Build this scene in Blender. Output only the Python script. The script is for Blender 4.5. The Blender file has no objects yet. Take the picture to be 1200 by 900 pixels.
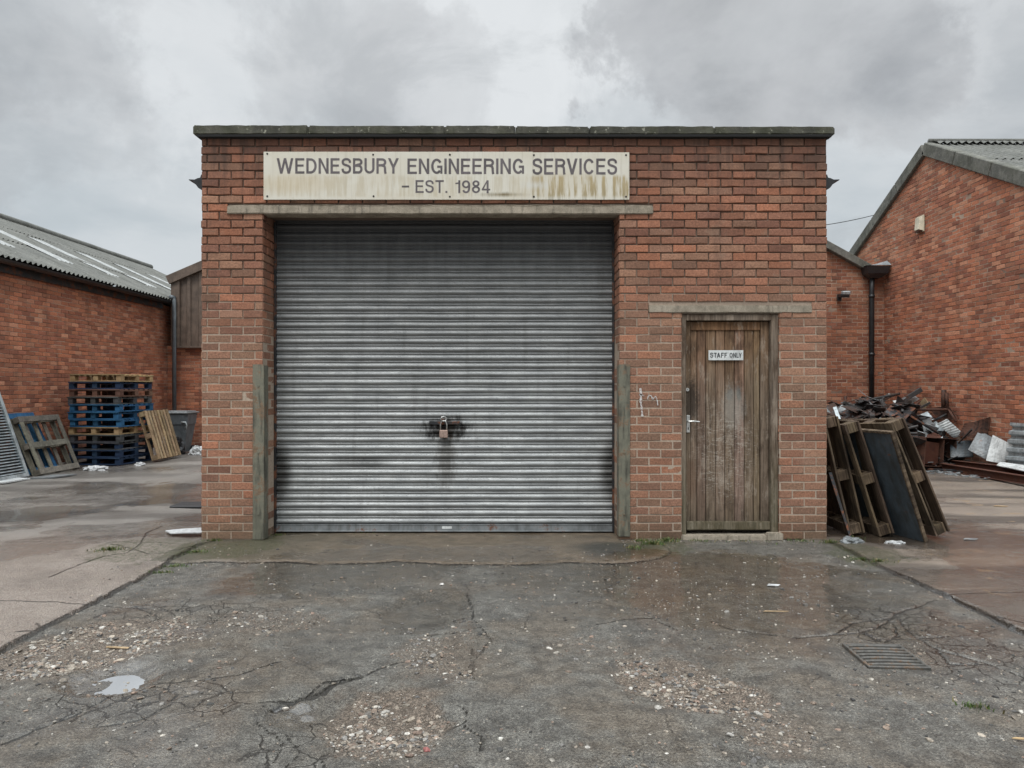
import bpy, bmesh, math, random
import numpy as np
from mathutils import Vector, Matrix, Euler, noise as mnoise
R = math.radians
random.seed(7); np.random.seed(7)
SC = bpy.context.scene
COL = SC.collection
F, CX, HY, EYE = 867.0, 600.0, 455.0, 1.475
YF = 7.225

# ------------------------------------------------------------------ camera maths used to survey the place
def P(px, py, Y): return Vector(((px-CX)/F*Y, Y, EYE+(HY-py)/F*Y))
def G(px, py):
    Y = EYE*F/(py-HY); return ((px-CX)/F*Y, Y)
def FX(px): return (px-CX)/120.0
def FZ(py): return EYE+(HY-py)/120.0

# ------------------------------------------------------------------ node helpers
class NT:
    def __init__(s, tree):
        s.t = tree; s.t.nodes.clear()
    def node(s, typ, **kw):
        n = s.t.nodes.new(typ)
        for k, v in kw.items(): setattr(n, k, v)
        return n
    def put(s, sock, v):
        if isinstance(v, bpy.types.NodeSocket): s.t.links.new(v, sock)
        elif v is not None:
            if sock.type == 'RGBA' and not hasattr(v, '__len__'): v = (v, v, v, 1)
            if sock.type == 'RGBA' and len(v) == 3: v = (*v, 1)
            if sock.type == 'VECTOR' and not hasattr(v, '__len__'): v = (v, v, v)
            sock.default_value = v
    def math(s, op, a, b=None, c=None, clamp=False):
        n = s.node('ShaderNodeMath', operation=op, use_clamp=clamp)
        s.put(n.inputs[0], a)
        if b is not None: s.put(n.inputs[1], b)
        if c is not None: s.put(n.inputs[2], c)
        return n.outputs[0]
    def vmath(s, op, a, b=None):
        n = s.node('ShaderNodeVectorMath', operation=op)
        s.put(n.inputs[0], a)
        if b is not None:
            if op == 'SCALE': s.put(n.inputs[3], b)
            else: s.put(n.inputs[1], b)
        return n.outputs[1] if op in ('DOT_PRODUCT', 'LENGTH', 'DISTANCE') else n.outputs[0]
    def mix(s, f, a, b, mode='MIX'):
        n = s.node('ShaderNodeMix', data_type='RGBA', blend_type=mode)
        s.put(n.inputs[0], f); s.put(n.inputs[6], a); s.put(n.inputs[7], b)
        return n.outputs[2]
    def noise(s, v, scale, detail=4, rough=.55, dist=0, col=False):
        n = s.node('ShaderNodeTexNoise')
        s.put(n.inputs['Vector'], v); n.inputs['Scale'].default_value = scale
        n.inputs['Detail'].default_value = detail; n.inputs['Roughness'].default_value = rough
        n.inputs['Distortion'].default_value = dist
        return n.outputs['Color' if col else 'Fac']
    def voro(s, v, scale, feat='F1', out='Distance', rnd=1.0):
        n = s.node('ShaderNodeTexVoronoi', feature=feat)
        s.put(n.inputs['Vector'], v); n.inputs['Scale'].default_value = scale; n.inputs['Randomness'].default_value = rnd
        return n.outputs[out]
    def ms(s, v, a, b, c=0.0, d=1.0, smooth=True):      # map range, clamped
        n = s.node('ShaderNodeMapRange', interpolation_type='SMOOTHSTEP' if smooth else 'LINEAR')
        s.put(n.inputs[0], v)
        for i, q in enumerate((a, b, c, d)): s.put(n.inputs[i+1], q)
        return n.outputs[0]
    def scl(s, v, k):
        n = s.node('ShaderNodeMapping'); s.put(n.inputs[0], v); n.inputs['Scale'].default_value = k
        return n.outputs[0]
    def pos(s): return s.node('ShaderNodeNewGeometry').outputs['Position']
    def obj(s): return s.node('ShaderNodeTexCoord').outputs['Object']
    def rnd(s): return s.node('ShaderNodeObjectInfo').outputs['Random']
    def attr(s, name, out='Fac'): return s.node('ShaderNodeAttribute', attribute_name=name).outputs[out]
    def xyz(s, v): return s.sep(v)
    def sep(s, v):
        n = s.node('ShaderNodeSeparateXYZ'); s.put(n.inputs[0], v); return n.outputs
    def bump(s, h, strength=.3, dist=.01, nrm=None):
        n = s.node('ShaderNodeBump'); s.put(n.inputs['Height'], h)
        n.inputs['Strength'].default_value = strength; n.inputs['Distance'].default_value = dist
        if nrm is not None: s.put(n.inputs['Normal'], nrm)
        return n.outputs[0]
    def out(s, base, rough=.8, metal=0.0, nrm=None, spec=None):
        b = s.node('ShaderNodeBsdfPrincipled'); o = s.node('ShaderNodeOutputMaterial')
        s.put(b.inputs['Base Color'], base); s.put(b.inputs['Roughness'], rough); s.put(b.inputs['Metallic'], metal)
        if nrm is not None: s.put(b.inputs['Normal'], nrm)
        if spec is not None: s.put(b.inputs['Specular IOR Level'], spec)
        s.t.links.new(b.outputs[0], o.inputs[0]); return b
    def blob(s, p, c, rad, warp=None):                  # soft ellipsoid mask 1 inside, 0 outside
        d = s.vmath('SUBTRACT', p, tuple(c)); d = s.vmath('DIVIDE', d, tuple(rad))
        l = s.vmath('LENGTH', d)
        if warp is not None: l = s.math('ADD', l, warp)
        return s.ms(l, .35, 1.0, 1.0, 0.0)

def newmat(name):
    m = bpy.data.materials.new(name); m.use_nodes = True
    return m, NT(m.node_tree)

# ------------------------------------------------------------------ object helpers
def link(name, me, mat=None, parent=None, smooth=False, loc=None):
    o = bpy.data.objects.new(name, me); COL.objects.link(o)
    if mat is not None and me is not None:
        for m in (mat if isinstance(mat, (list, tuple)) else [mat]): me.materials.append(m)
    if smooth:
        me.polygons.foreach_set('use_smooth', [True]*len(me.polygons))
    if parent: o.parent = parent
    if loc: o.location = loc
    return o
def tag(o, label=None, cat=None, group=None, kind=None):
    for k, v in (('label', label), ('category', cat), ('group', group), ('kind', kind)):
        if v: o[k] = v
    return o
def empty(name, loc, rot=(0, 0, 0), **kw):
    o = bpy.data.objects.new(name, None); COL.objects.link(o); o.location = loc; o.rotation_euler = rot
    o.empty_display_size = .1
    return tag(o, **kw)

class MB:
    """collects primitives into one mesh"""
    def __init__(s): s.v = []; s.f = []; s.c = []; s.mi = []
    def add(s, vs, fs, col=None, mi=0):
        b = len(s.v); s.v += [tuple(v) for v in vs]; s.f += [tuple(b+i for i in f) for f in fs]
        s.c += [col or (1, 1, 1, 1)]*len(vs); s.mi += [mi]*len(fs)
    def box(s, c, d, rot=None, col=None, bev=.003, mi=0):
        """bevelled box: centre, full dims, optional Euler/Matrix"""
        hx, hy, hz = d[0]/2, d[1]/2, d[2]/2; b = min(bev, hx*.45, hy*.45, hz*.45)
        M = rot if isinstance(rot, Matrix) else (Euler(rot).to_matrix() if rot else Matrix.Identity(3))
        bm = bmesh.new(); bmesh.ops.create_cube(bm, size=1)
        for v in bm.verts: v.co = Vector((v.co.x*2*hx, v.co.y*2*hy, v.co.z*2*hz))
        if b > 0: bmesh.ops.bevel(bm, geom=bm.edges[:], offset=b, segments=1, affect='EDGES')
        bm.verts.index_update()
        s.add([M@v.co+Vector(c) for v in bm.verts], [[v.index for v in f.verts] for f in bm.faces], col, mi); bm.free()
    def tube(s, pts, r, n=10, caps=True, col=None, r2=None):
        pts = [Vector(p) for p in pts]; rings = []; m = len(pts)
        up = Vector((.13, .27, .95)).normalized()
        for i, p in enumerate(pts):
            d = (pts[min(i+1, m-1)]-pts[max(i-1, 0)]).normalized()
            a = d.cross(up); 
            if a.length < 1e-3: a = d.cross(Vector((1, 0, 0)))
            a.normalize(); b = d.cross(a)
            rr = r if r2 is None else r+(r2-r)*i/(m-1)
            rings.append([p+a*math.cos(t)*rr+b*math.sin(t)*rr for t in [2*math.pi*k/n for k in range(n)]])
        vs = [q for rg in rings for q in rg]; fs = []
        for i in range(m-1):
            for k in range(n):
                fs.append((i*n+k, i*n+(k+1) % n, (i+1)*n+(k+1) % n, (i+1)*n+k))
        if caps: fs.append(tuple(range(n-1, -1, -1))); fs.append(tuple((m-1)*n+k for k in range(n)))
        s.add(vs, fs, col)
    def extrude(s, prof, a, b, col=None, closed=True):
        """prof: list of 3D offset vectors; from point a to b"""
        a, b = Vector(a), Vector(b); n = len(prof)
        vs = [a+Vector(p) for p in prof]+[b+Vector(p) for p in prof]
        fs = [(k, (k+1) % n, n+(k+1) % n, n+k) for k in range(n if closed else n-1)]
        if closed: fs += [tuple(range(n-1, -1, -1)), tuple(range(n, 2*n))]
        s.add(vs, fs, col)
    def build(s, name, mat, parent=None, smooth=False, loc=None, fix=True):
        me = bpy.data.meshes.new(name); me.from_pydata(s.v, [], s.f)
        ca = me.attributes.new('bcol', 'FLOAT_COLOR', 'POINT')
        ca.data.foreach_set('color', np.array(s.c, dtype=np.float32).ravel())
        if any(s.mi): me.polygons.foreach_set('material_index', s.mi)
        if fix:
            bm = bmesh.new(); bm.from_mesh(me); bmesh.ops.recalc_face_normals(bm, faces=bm.faces); bm.to_mesh(bm and me); bm.free()
        me.update()
        return link(name, me, mat, parent, smooth, loc)

def rough_box(mb, lo, hi, seg, amp, seed=0, scale=8, bev=.006):
    """box with subdivided, noise-worn surface (concrete, old timber)"""
    bm = bmesh.new(); bmesh.ops.create_cube(bm, size=1)
    lo, hi = Vector(lo), Vector(hi); d = hi-lo
    for v in bm.verts: v.co = Vector((lo[i]+(v.co[i]+.5)*d[i] for i in range(3)))
    bmesh.ops.bevel(bm, geom=bm.edges[:], offset=bev, segments=2, affect='EDGES')
    ax = max(range(3), key=lambda i: d[i])
    for k in range(1, seg):
        co = lo.copy(); co[ax] = lo[ax]+d[ax]*k/seg; no = Vector((0, 0, 0)); no[ax] = 1
        bmesh.ops.bisect_plane(bm, geom=bm.verts[:]+bm.edges[:]+bm.faces[:], plane_co=co, plane_no=no)
    for v in bm.verts:
        v.co += mnoise.noise_vector(v.co*scale+Vector((seed*3.1, seed, 0)))*amp + mnoise.noise_vector(v.co*scale*4+Vector((seed, 0, 0)))*amp*.5
    bm.verts.index_update()
    mb.add([v.co for v in bm.verts], [[v.index for v in f.verts] for f in bm.faces]); bm.free()

# ------------------------------------------------------------------ materials
def brick_mat(name, tint=(1, 1, 1), facade=False, dirt_z=None):
    m, n = newmat(name); p = n.pos(); x, y, z = n.sep(p)
    c = n.attr('bcol', 'Color')
    c = n.mix(1, c, (*tint, 1), 'MULTIPLY')
    g = n.noise(p, 60, 5, .7); c = n.mix(1, c, n.mix(n.ms(g, .25, .75), (.62, .60, .58, 1), (1.3, 1.3, 1.3, 1)), 'MULTIPLY')
    big = n.noise(p, 1.1, 5, .6)
    c = n.mix(n.ms(big, .48, .74, 0, .38), c, (.12, .062, .042, 1))
    speck = n.noise(p, 24, 3, .8)
    c = n.mix(n.ms(speck, .64, .74, 0, .5), c, (.34, .26, .21, 1))
    pat = n.noise(n.vmath('ADD', p, (7, 3, 1)), 2.3, 5, .7)
    c = n.mix(n.ms(pat, .60, .74, 0, .35), c, (.34, .25, .18, 1))
    dk = n.noise(n.scl(p, (3, 3, .5)), 1.4, 4, .6)
    c = n.mix(n.ms(dk, .52, .75, 0, .38), c, (.045, .034, .028, 1))
    if facade:
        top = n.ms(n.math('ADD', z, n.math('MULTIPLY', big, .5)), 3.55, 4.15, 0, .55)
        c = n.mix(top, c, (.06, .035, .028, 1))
        base = n.ms(n.math('ADD', z, n.math('MULTIPLY', g, .25)), .12, .48, .65, 0)
        c = n.mix(base, c, (.05, .047, .028, 1))
        lb = n.noise(n.vmath('ADD', p, (2, 8, 5)), 1.5, 5, .65)
        tan = n.math('MULTIPLY', n.ms(n.math('ADD', z, n.math('MULTIPLY', lb, 1.6)), 2.4, 3.9, 1, .0), n.ms(lb, .36, .60, .15, .75))
        c = n.mix(tan, c, n.mix(1, n.mix(.45, c, (.28, .19, .13, 1)), n.mix(n.ms(g, .3, .7), (.75, .75, .75, 1), (1.2, 1.2, 1.2, 1)), 'MULTIPLY'))
        run = n.noise(n.scl(p, (7, 7, .35)), 1.6, 5, .6); c = n.mix(n.math('MULTIPLY', n.ms(run, .50, .66), n.ms(z, 2.9, 3.95, 0, .6)), c, (.05, .036, .03, 1))
    else:
        base = n.ms(n.math('ADD', z, n.math('MULTIPLY', big, 1.0)), .5, 1.4, .5, 0)
        c = n.mix(base, c, (.05, .035, .028, 1))
    h = n.math('ADD', n.math('MULTIPLY', n.noise(p, 90, 5, .7), .6), n.math('MULTIPLY', n.noise(p, 22, 4, .6), 1.0))
    n.out(c, n.ms(g, .3, .7, .72, .95), nrm=n.bump(h, .6, .006), spec=.3)
    return m
def mortar_mat(name, light, dark, zlo=None, zhi=None):
    m, n = newmat(name); p = n.pos(); x, y, z = n.sep(p)
    g = n.noise(p, 45, 5, .7); b = n.noise(p, 1.6, 4, .6)
    if zlo is not None:
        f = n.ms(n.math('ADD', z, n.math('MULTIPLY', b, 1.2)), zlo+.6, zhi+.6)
    else: f = n.ms(b, .40, .62)
    c = n.mix(f, light, dark)
    c = n.mix(n.ms(g, .3, .7, .0, .55), c, tuple(q*.45 for q in light[:3]))
    n.out(c, .92, nrm=n.bump(n.noise(p, 160, 4, .7), .6, .004), spec=.2)
    return m
def concrete_mat(name, c1, c2, lichen=0.0, moss=0.0, sc=1.0):
    m, n = newmat(name); p = n.pos()
    a = n.noise(p, 5*sc, 6, .65); b = n.noise(p, 70*sc, 4, .7); st = n.noise(n.scl(p, (9, 9, 1.2)), 2*sc, 5, .6)
    c = n.mix(n.ms(a, .35, .65), c1, c2)
    c = n.mix(n.ms(st, .5, .72, 0, .45), c, (.05, .047, .04, 1))
    c = n.mix(n.ms(b, .3, .72, .35, 0), c, (.03, .03, .027, 1))
    if lichen:
        l = n.noise(p, 19*sc, 4, .75); c = n.mix(n.ms(l, .60, .66, 0, lichen), c, (.36, .36, .29, 1))
    if moss:
        l = n.noise(n.vmath('ADD', p, (3, 9, 4)), 4*sc, 5, .7); c = n.mix(n.ms(l, .45, .6, 0, moss), c, (.055, .065, .022, 1))
    n.out(c, .9, nrm=n.bump(n.math('ADD', a, n.math('MULTIPLY', b, .35)), .8, .012), spec=.25)
    return m
def metal_mat(name, base, rust=(.10, .038, .018), rustamt=.5, rough=.45, metal=.6, sc=6, dirt=.4):
    m, n = newmat(name); p = n.pos()
    a = n.noise(p, sc, 6, .7); b = n.noise(p, sc*9, 4, .7); st = n.noise(n.scl(p, (5, 5, .7)), sc*.8, 5, .6)
    c = n.mix(n.ms(a, .35, .65), tuple(q*.75 for q in base), tuple(min(1, q*1.2) for q in base))
    c = n.mix(n.ms(st, .45, .68, 0, dirt), c, (.03, .027, .022, 1))
    rm = n.ms(n.math('ADD', a, n.math('MULTIPLY', b, .25)), .78-.35*rustamt, .90-.35*rustamt)
    c = n.mix(rm, c, n.mix(n.ms(b, .3, .7), (*rust, 1), tuple(q*1.9 for q in rust)))
    n.out(c, n.math('ADD', n.ms(rm, 0, 1, rough, .85), n.ms(b, .3, .7, -.08, .1)), n.ms(rm, 0, 1, metal, .05), nrm=n.bump(n.math('ADD', n.math('MULTIPLY', b, .4), n.math('MULTIPLY', rm, .5)), .22, .003))
    return m
def wood_mat(name, c1, c2, axis=0, dark=.5, green=0.0, sc=1.0):
    m, n = newmat(name); p = n.obj(); r = n.rnd()
    off = n.node('ShaderNodeCombineXYZ'); n.put(off.inputs[0], n.math('MULTIPLY', r, 37)); n.put(off.inputs[1], n.math('MULTIPLY', r, 11))
    q = n.vmath('ADD', p, off.outputs[0])
    k = [26, 26, 26]; k[axis] = 1.6
    gr = n.noise(n.scl(q, tuple(v*sc for v in k)), 1.0, 6, .65, .6); big = n.noise(q, 3.2, 4, .6); fn = n.noise(q, 60, 3, .7)
    bc = n.attr('bcol', 'Color')
    c = n.mix(n.ms(gr, .32, .68), c1, c2); c = n.mix(1, c, bc, 'MULTIPLY')
    c = n.mix(n.ms(big, .42, .68, 0, dark), c, tuple(v*.28 for v in c1[:3]))
    if green: c = n.mix(n.ms(fn, .35, .65, 0, green), c, (.05, .06, .025, 1))
    n.out(c, .85, nrm=n.bump(n.math('ADD', gr, n.math('MULTIPLY', fn, .3)), .5, .006), spec=.25)
    return m

M = {}
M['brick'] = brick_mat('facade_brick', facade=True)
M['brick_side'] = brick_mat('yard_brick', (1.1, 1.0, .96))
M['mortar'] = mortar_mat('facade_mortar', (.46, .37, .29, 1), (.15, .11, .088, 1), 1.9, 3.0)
M['mortar_side'] = mortar_mat('yard_mortar', (.50, .38, .29, 1), (.19, .12, .09, 1))
M['coping'] = concrete_mat('coping_stone', (.060, .060, .048, 1), (.125, .122, .098, 1), .75, .22)
M['lintel'] = concrete_mat('lintel_concrete', (.44, .38, .30, 1), (.30, .26, .20, 1), .3, .0, 1.6)
M['verge'] = concrete_mat('verge_concrete', (.22, .215, .19, 1), (.13, .13, .115, 1), .5, .15)
M['black'] = metal_mat('black_plastic', (.018, .019, .021), rustamt=-.6, rough=.4, metal=0, dirt=.2)
M['rust'] = metal_mat('rusty_steel', (.04, .022, .017), (.06, .025, .015), .7, .6, .2)
M['scrapmix'] = metal_mat('mixed_scrap', (.055, .054, .054), (.038, .02, .014), .5, .5, .2, sc=1.6, dirt=.7)
M['rustred'] = metal_mat('red_oxide_steel', (.10, .035, .022), (.06, .022, .012), .6, .6, .1)
M['darksteel'] = metal_mat('dark_steel', (.035, .037, .04), rustamt=.45, rough=.45, metal=.3)
M['galv'] = metal_mat('galvanised_sheet', (.42, .46, .47), rustamt=.1, rough=.42, metal=.45, dirt=.3)
M['white_sheet'] = metal_mat('white_sheet', (.62, .64, .63), rustamt=.0, rough=.45, metal=.0, dirt=.3)
M['greysheet'] = metal_mat('grey_sheet', (.22, .235, .24), rustamt=.25, rough=.5, metal=.2, dirt=.4)
M['bluepanel'] = metal_mat('slate_panel', (.055, .07, .082), rustamt=.15, rough=.45, metal=.0, sc=4, dirt=.6)
M['steel'] = metal_mat('bright_steel', (.55, .55, .53), rustamt=.15, rough=.3, metal=.8, sc=30, dirt=.15)
M['guard'] = metal_mat('guard_steel', (.19, .185, .14), (.12, .08, .05), .45, .5, .2, sc=5, dirt=.75)
M['bin'] = metal_mat('bin_plastic', (.10, .115, .125), rustamt=-.6, rough=.5, metal=0, dirt=.3)
M['bag'] = metal_mat('black_bag', (.012, .012, .014), rustamt=-.6, rough=.3, metal=0, dirt=.1)
M['litter'] = metal_mat('white_litter', (.50, .51, .51), rustamt=-.4, rough=.5, metal=0, dirt=.25, sc=20)
M['cream'] = metal_mat('cream_plastic', (.66, .60, .46), rustamt=-.6, rough=.5, metal=0, dirt=.25)
M['amber'] = metal_mat('grey_lens', (.30, .32, .33), rustamt=-.6, rough=.3, metal=0, dirt=.1)
M['letter'] = metal_mat('sign_lettering', (.115, .10, .105), rustamt=-.6, rough=.7, metal=0, dirt=.1)
M['blackink'] = metal_mat('black_lettering', (.02, .025, .03), rustamt=-.6, rough=.6, metal=0, dirt=0)
M['wood_nat'] = wood_mat('pallet_pine', (.36, .24, .12, 1), (.50, .36, .20, 1), 0, .35)
M['wood_tan'] = wood_mat('pallet_tan', (.27, .19, .11, 1), (.42, .31, .19, 1), 2, .45)
M['wood_grey'] = wood_mat('pallet_grey', (.13, .12, .10, 1), (.24, .215, .17, 1), 2, .5, .15)
M['wood_grey2'] = wood_mat('pallet_darkgrey', (.045, .05, .055, 1), (.11, .115, .12, 1), 0, .5)
M['wood_blue'] = wood_mat('pallet_blue', (.018, .075, .16, 1), (.035, .13, .25, 1), 0, .5)
M['wood_blue2'] = wood_mat('pallet_navy', (.018, .035, .075, 1), (.03, .06, .11, 1), 0, .5)
M['wood_red'] = wood_mat('pallet_red', (.16, .075, .055, 1), (.22, .14, .10, 1), 0, .5)
M['wood_old'] = wood_mat('pallet_old', (.055, .038, .026, 1), (.19, .14, .092, 1), 0, .75, .0)
M['asbestos'] = None

# sign face: cream enamel with rusty and algae streaks
def sign_mat():
    m, n = newmat('sign_face'); p = n.pos(); x, y, z = n.sep(p)
    st = n.noise(n.scl(p, (9, 1, .9)), 3.0, 5, .6); fine = n.noise(p, 30, 4, .7); blot = n.noise(n.scl(p, (1, 1, 1.8)), 1.8, 4, .6)
    c = n.mix(n.ms(blot, .3, .7), (.66, .64, .56, 1), (.61, .57, .47, 1))
    low = n.ms(z, FZ(238), FZ(205), 1, 0)
    lowband = n.math('MULTIPLY', n.ms(z, FZ(210), FZ(204), 1, 0), n.ms(z, FZ(234), FZ(229), 0, 1))
    right = n.ms(x, .05, .4)
    s1 = n.math('MULTIPLY', n.math('MULTIPLY', n.ms(st, .42, .62), lowband), n.ms(right, 0, 1, .30, .85))
    c = n.mix(s1, c, (.36, .27, .12, 1))
    left = n.blob(p, (FX(345), YF, FZ(216)), (.55, 1, .16), n.math('MULTIPLY', fine, .2))
    c = n.mix(n.math('MULTIPLY', left, .28), c, (.50, .38, .20, 1))
    pale = n.blob(p, (FX(628), YF, FZ(218)), (.32, 1, .11), n.math('MULTIPLY', st, .8))
    c = n.mix(n.math('MULTIPLY', pale, .8), c, (.64, .64, .60, 1))
    gr = n.blob(p, (FX(590), YF, FZ(229)), (.5, 1, .06), n.math('MULTIPLY', st, .9))
    c = n.mix(n.math('MULTIPLY', gr, 1.0), c, (.17, .13, .06, 1))
    gr = n.math('MULTIPLY', n.math('MULTIPLY', n.ms(st, .5, .66), right), n.ms(z, FZ(229), FZ(212), 1, .1))
    c = n.mix(n.math('MULTIPLY', gr, n.math('MULTIPLY', low, .5)), c, (.20, .18, .11, 1))
    c = n.mix(n.ms(n.noise(n.scl(p, (14, 1, .6)), 2.5, 5, .6), .5, .7, 0, .25), c, (.33, .29, .21, 1))
    n.out(c, .42, nrm=n.bump(blot, .12, .02), spec=.4)
    return m
M['sign'] = sign_mat()
def shutter_mat():
    m, n = newmat('shutter_steel'); p = n.pos(); x, y, z = n.sep(p)
    a = n.noise(n.scl(p, (1, 1, 3)), 4, 5, .65); f = n.noise(n.scl(p, (1, 1, 2.5)), 55, 4, .75); st = n.noise(n.scl(p, (6, 1, .5)), 2, 5, .6)
    c = n.mix(n.ms(a, .3, .7), (.27, .28, .28, 1), (.38, .39, .385, 1))
    c = n.mix(n.ms(f, .54, .66, 0, .65), c, (.12, .12, .12, 1))
    # lintel shadow and grime painted into the colour: slats darken towards the top
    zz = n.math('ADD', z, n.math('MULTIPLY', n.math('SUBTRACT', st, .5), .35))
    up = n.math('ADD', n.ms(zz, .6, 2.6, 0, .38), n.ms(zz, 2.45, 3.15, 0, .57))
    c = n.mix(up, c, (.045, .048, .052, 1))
    c = n.mix(n.ms(st, .52, .74, 0, .22), c, (.09, .088, .08, 1))
    wz = n.math('MULTIPLY', n.math('SUBTRACT', f, .5), .9)
    wz2 = n.math('ADD', wz, n.math('MULTIPLY', n.math('SUBTRACT', n.noise(n.scl(p, (9, 1, 4)), 2, 5, .7), .5), 1.6)); oil = n.blob(p, (FX(520.5)*1.03, 7.58, 1.06), (.33, .5, .15), wz2)
    drip = n.blob(p, (FX(521)*1.03, 7.58, .78), (.13, .5, .42), wz2)
    low1 = n.blob(p, (-2.42, 7.58, .62), (.22, .5, .42), wz)
    low2 = n.blob(p, (-1.55, 7.58, .72), (.40, .5, .09), n.math('MULTIPLY', wz, 1.6))
    low3 = n.blob(p, (1.05, 7.58, .62), (.2, .5, .42), wz)
    c = n.mix(oil, c, (.012, .011, .010, 1)); c = n.mix(n.math('MULTIPLY', drip, .55), c, (.035, .026, .016, 1))
    for b, k in ((low1, .85), (low2, .45), (low3, .8)): c = n.mix(n.math('MULTIPLY', b, k), c, (.03, .028, .024, 1))
    bot = n.ms(n.math('ADD', z, n.math('MULTIPLY', a, .1)), .06, .2, .55, 0); c = n.mix(bot, c, (.12, .12, .11, 1))
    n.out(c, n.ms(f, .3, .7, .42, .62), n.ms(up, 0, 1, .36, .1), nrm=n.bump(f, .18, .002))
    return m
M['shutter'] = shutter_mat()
def door_mat(name='door_timber', frame=False):
    m, n = newmat(name); p = n.pos(); x, y, z = n.sep(p)
    bc = n.attr('bcol', 'Color')
    gr = n.noise(n.scl(p, (60, 60, 2.6)), 1, 7, .68, .5); gr2 = n.noise(n.scl(p, (140, 140, 5)), 1, 4, .7); big = n.noise(n.scl(p, (5, 5, 2.2)), 1, 5, .7); fn = n.noise(p, 42, 5, .75)
    brown = n.mix(n.ms(gr, .3, .7), (.12, .070, .040, 1), (.34, .215, .13, 1))
    grey = n.mix(n.ms(gr, .3, .7), (.085, .066, .050, 1), (.27, .215, .165, 1))
    f = n.ms(n.math('ADD', z, n.math('MULTIPLY', n.math('SUBTRACT', big, .5), 1.6)), 1.15, 1.95, .28, .95)
    if frame: f = n.ms(big, .45, .7, 0, .35)
    c = n.mix(f, grey, brown); c = n.mix(1, c, bc, 'MULTIPLY')
    c = n.mix(n.ms(big, .46, .66, 0, .7), c, (.045, .028, .018, 1)); c = n.mix(n.ms(n.noise(n.scl(p, (9, 9, 3)), 1.3, 6, .75), .54, .66, 0, .5), c, (.36, .30, .24, 1))
    c = n.mix(n.ms(gr2, .58, .7, 0, .6), c, (.03, .025, .02, 1))
    if not frame:
        hz = n.math('MULTIPLY', n.math('SUBTRACT', fn, .5), 1.4)
        for (a, b, rx, rz, k, colr) in ((812, 470, .10, .30, .8, (.025, .02, .016, 1)), (858, 462, .05, .09, .75, (.05, .055, .055, 1)), (868.5, 462, .03, .10, .9, (.035, .042, .042, 1)),
                                   (852, 520, .28, .12, .0, (.5, .45, .38, 1)), (862, 478, .15, .3, .45, (.36, .34, .30, 1)), (812, 560, .08, .3, .5, (.10, .052, .03, 1))):
            c = n.mix(n.math('MULTIPLY', n.blob(p, (FX(a), 7.3, FZ(b)), (rx, .5, rz), hz), k), c, colr)
        scr = n.noise(n.scl(p, (3, 3, 12)), 3.5, 6, .85, 1.5)
        sm = n.math('MULTIPLY', n.ms(scr, .54, .58), n.blob(p, (FX(852), 7.3, .85), (.40, .5, .62), hz))
        c = n.mix(n.math('MULTIPLY', sm, .7), c, (.46, .42, .36, 1))
        c = n.mix(n.ms(n.math('ADD', z, n.math('MULTIPLY', fn, .3)), .2, .55, .5, 0), c, (.05, .045, .03, 1))
    else:
        c = n.mix(n.ms(z, .2, 1.2, .35, 0), c, (.07, .08, .035, 1))
        c = n.mix(n.ms(fn, .62, .7, 0, .5), c, (.33, .32, .28, 1))
    n.out(c, .82, nrm=n.bump(n.math('ADD', gr, n.math('MULTIPLY', gr2, .5)), .7, .004), spec=.25)
    return m
M['door'] = door_mat(); M['frame'] = door_mat('frame_timber', True)
def roof_mat():
    m, n = newmat('cement_sheet'); p = n.pos()
    a = n.noise(p, 1.5, 6, .7); b = n.noise(p, 14, 5, .75); st = n.noise(n.scl(p, (.7, 6, .7)), 2, 5, .6)
    c = n.mix(n.ms(a, .3, .7), (.115, .117, .108, 1), (.18, .18, .165, 1))
    c = n.mix(n.ms(b, .52, .66, 0, .75), c, (.075, .078, .066, 1)); c = n.mix(n.ms(st, .5, .7, 0, .5), c, (.085, .088, .07, 1))
    c = n.mix(n.ms(n.noise(p, 33, 3, .7), .62, .68, 0, .4), c, (.42, .42, .36, 1))
    n.out(c, .9, nrm=n.bump(b, .5, .02), spec=.2); return m
M['roof'] = roof_mat()
M['rooflight'] = metal_mat('rooflight_sheet', (.31, .32, .31), rustamt=-.6, rough=.5, metal=0, dirt=.3)
M['clad'] = metal_mat('brown_cladding', (.135, .098, .075), rustamt=-.6, rough=.5, metal=.1, dirt=.35)
M['water'], _n = newmat('puddle_water'); _n.out((.66, .67, .68, 1), .02, .85, nrm=_n.bump(_n.noise(_n.pos(), 9, 2), .02, .01), spec=.6)
M['water_mud'], _n = newmat('muddy_film'); _n.out((.11, .095, .08, 1), .06, .35, nrm=_n.bump(_n.noise(_n.pos(), 40, 3), .05, .004), spec=.5)
M['stone'], _n = newmat('stone'); _p = _n.pos()
_n.out(_n.mix(1, _n.attr('bcol', 'Color'), _n.mix(_n.ms(_n.noise(_p, 120, 4), .3, .7), (.6, .6, .6, 1), (1.25, 1.25, 1.25, 1)), 'MULTIPLY'), .75, nrm=_n.bump(_n.noise(_p, 200, 3), .4, .003))
M['leaf'], _n = newmat('weed_leaf'); _n.out(_n.attr('bcol', 'Color'), .6)
M['wpaint'], _n = newmat('white_brick_paint'); _n.out(_n.mix(_n.ms(_n.noise(_n.pos(), 60, 4, .7), .5, .62), (.58, .56, .54, 1), (.25, .15, .12, 1)), .8)
M['hole'], _n = newmat('hollow_dark'); _n.out((.01, .01, .01, 1), .9)

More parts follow.
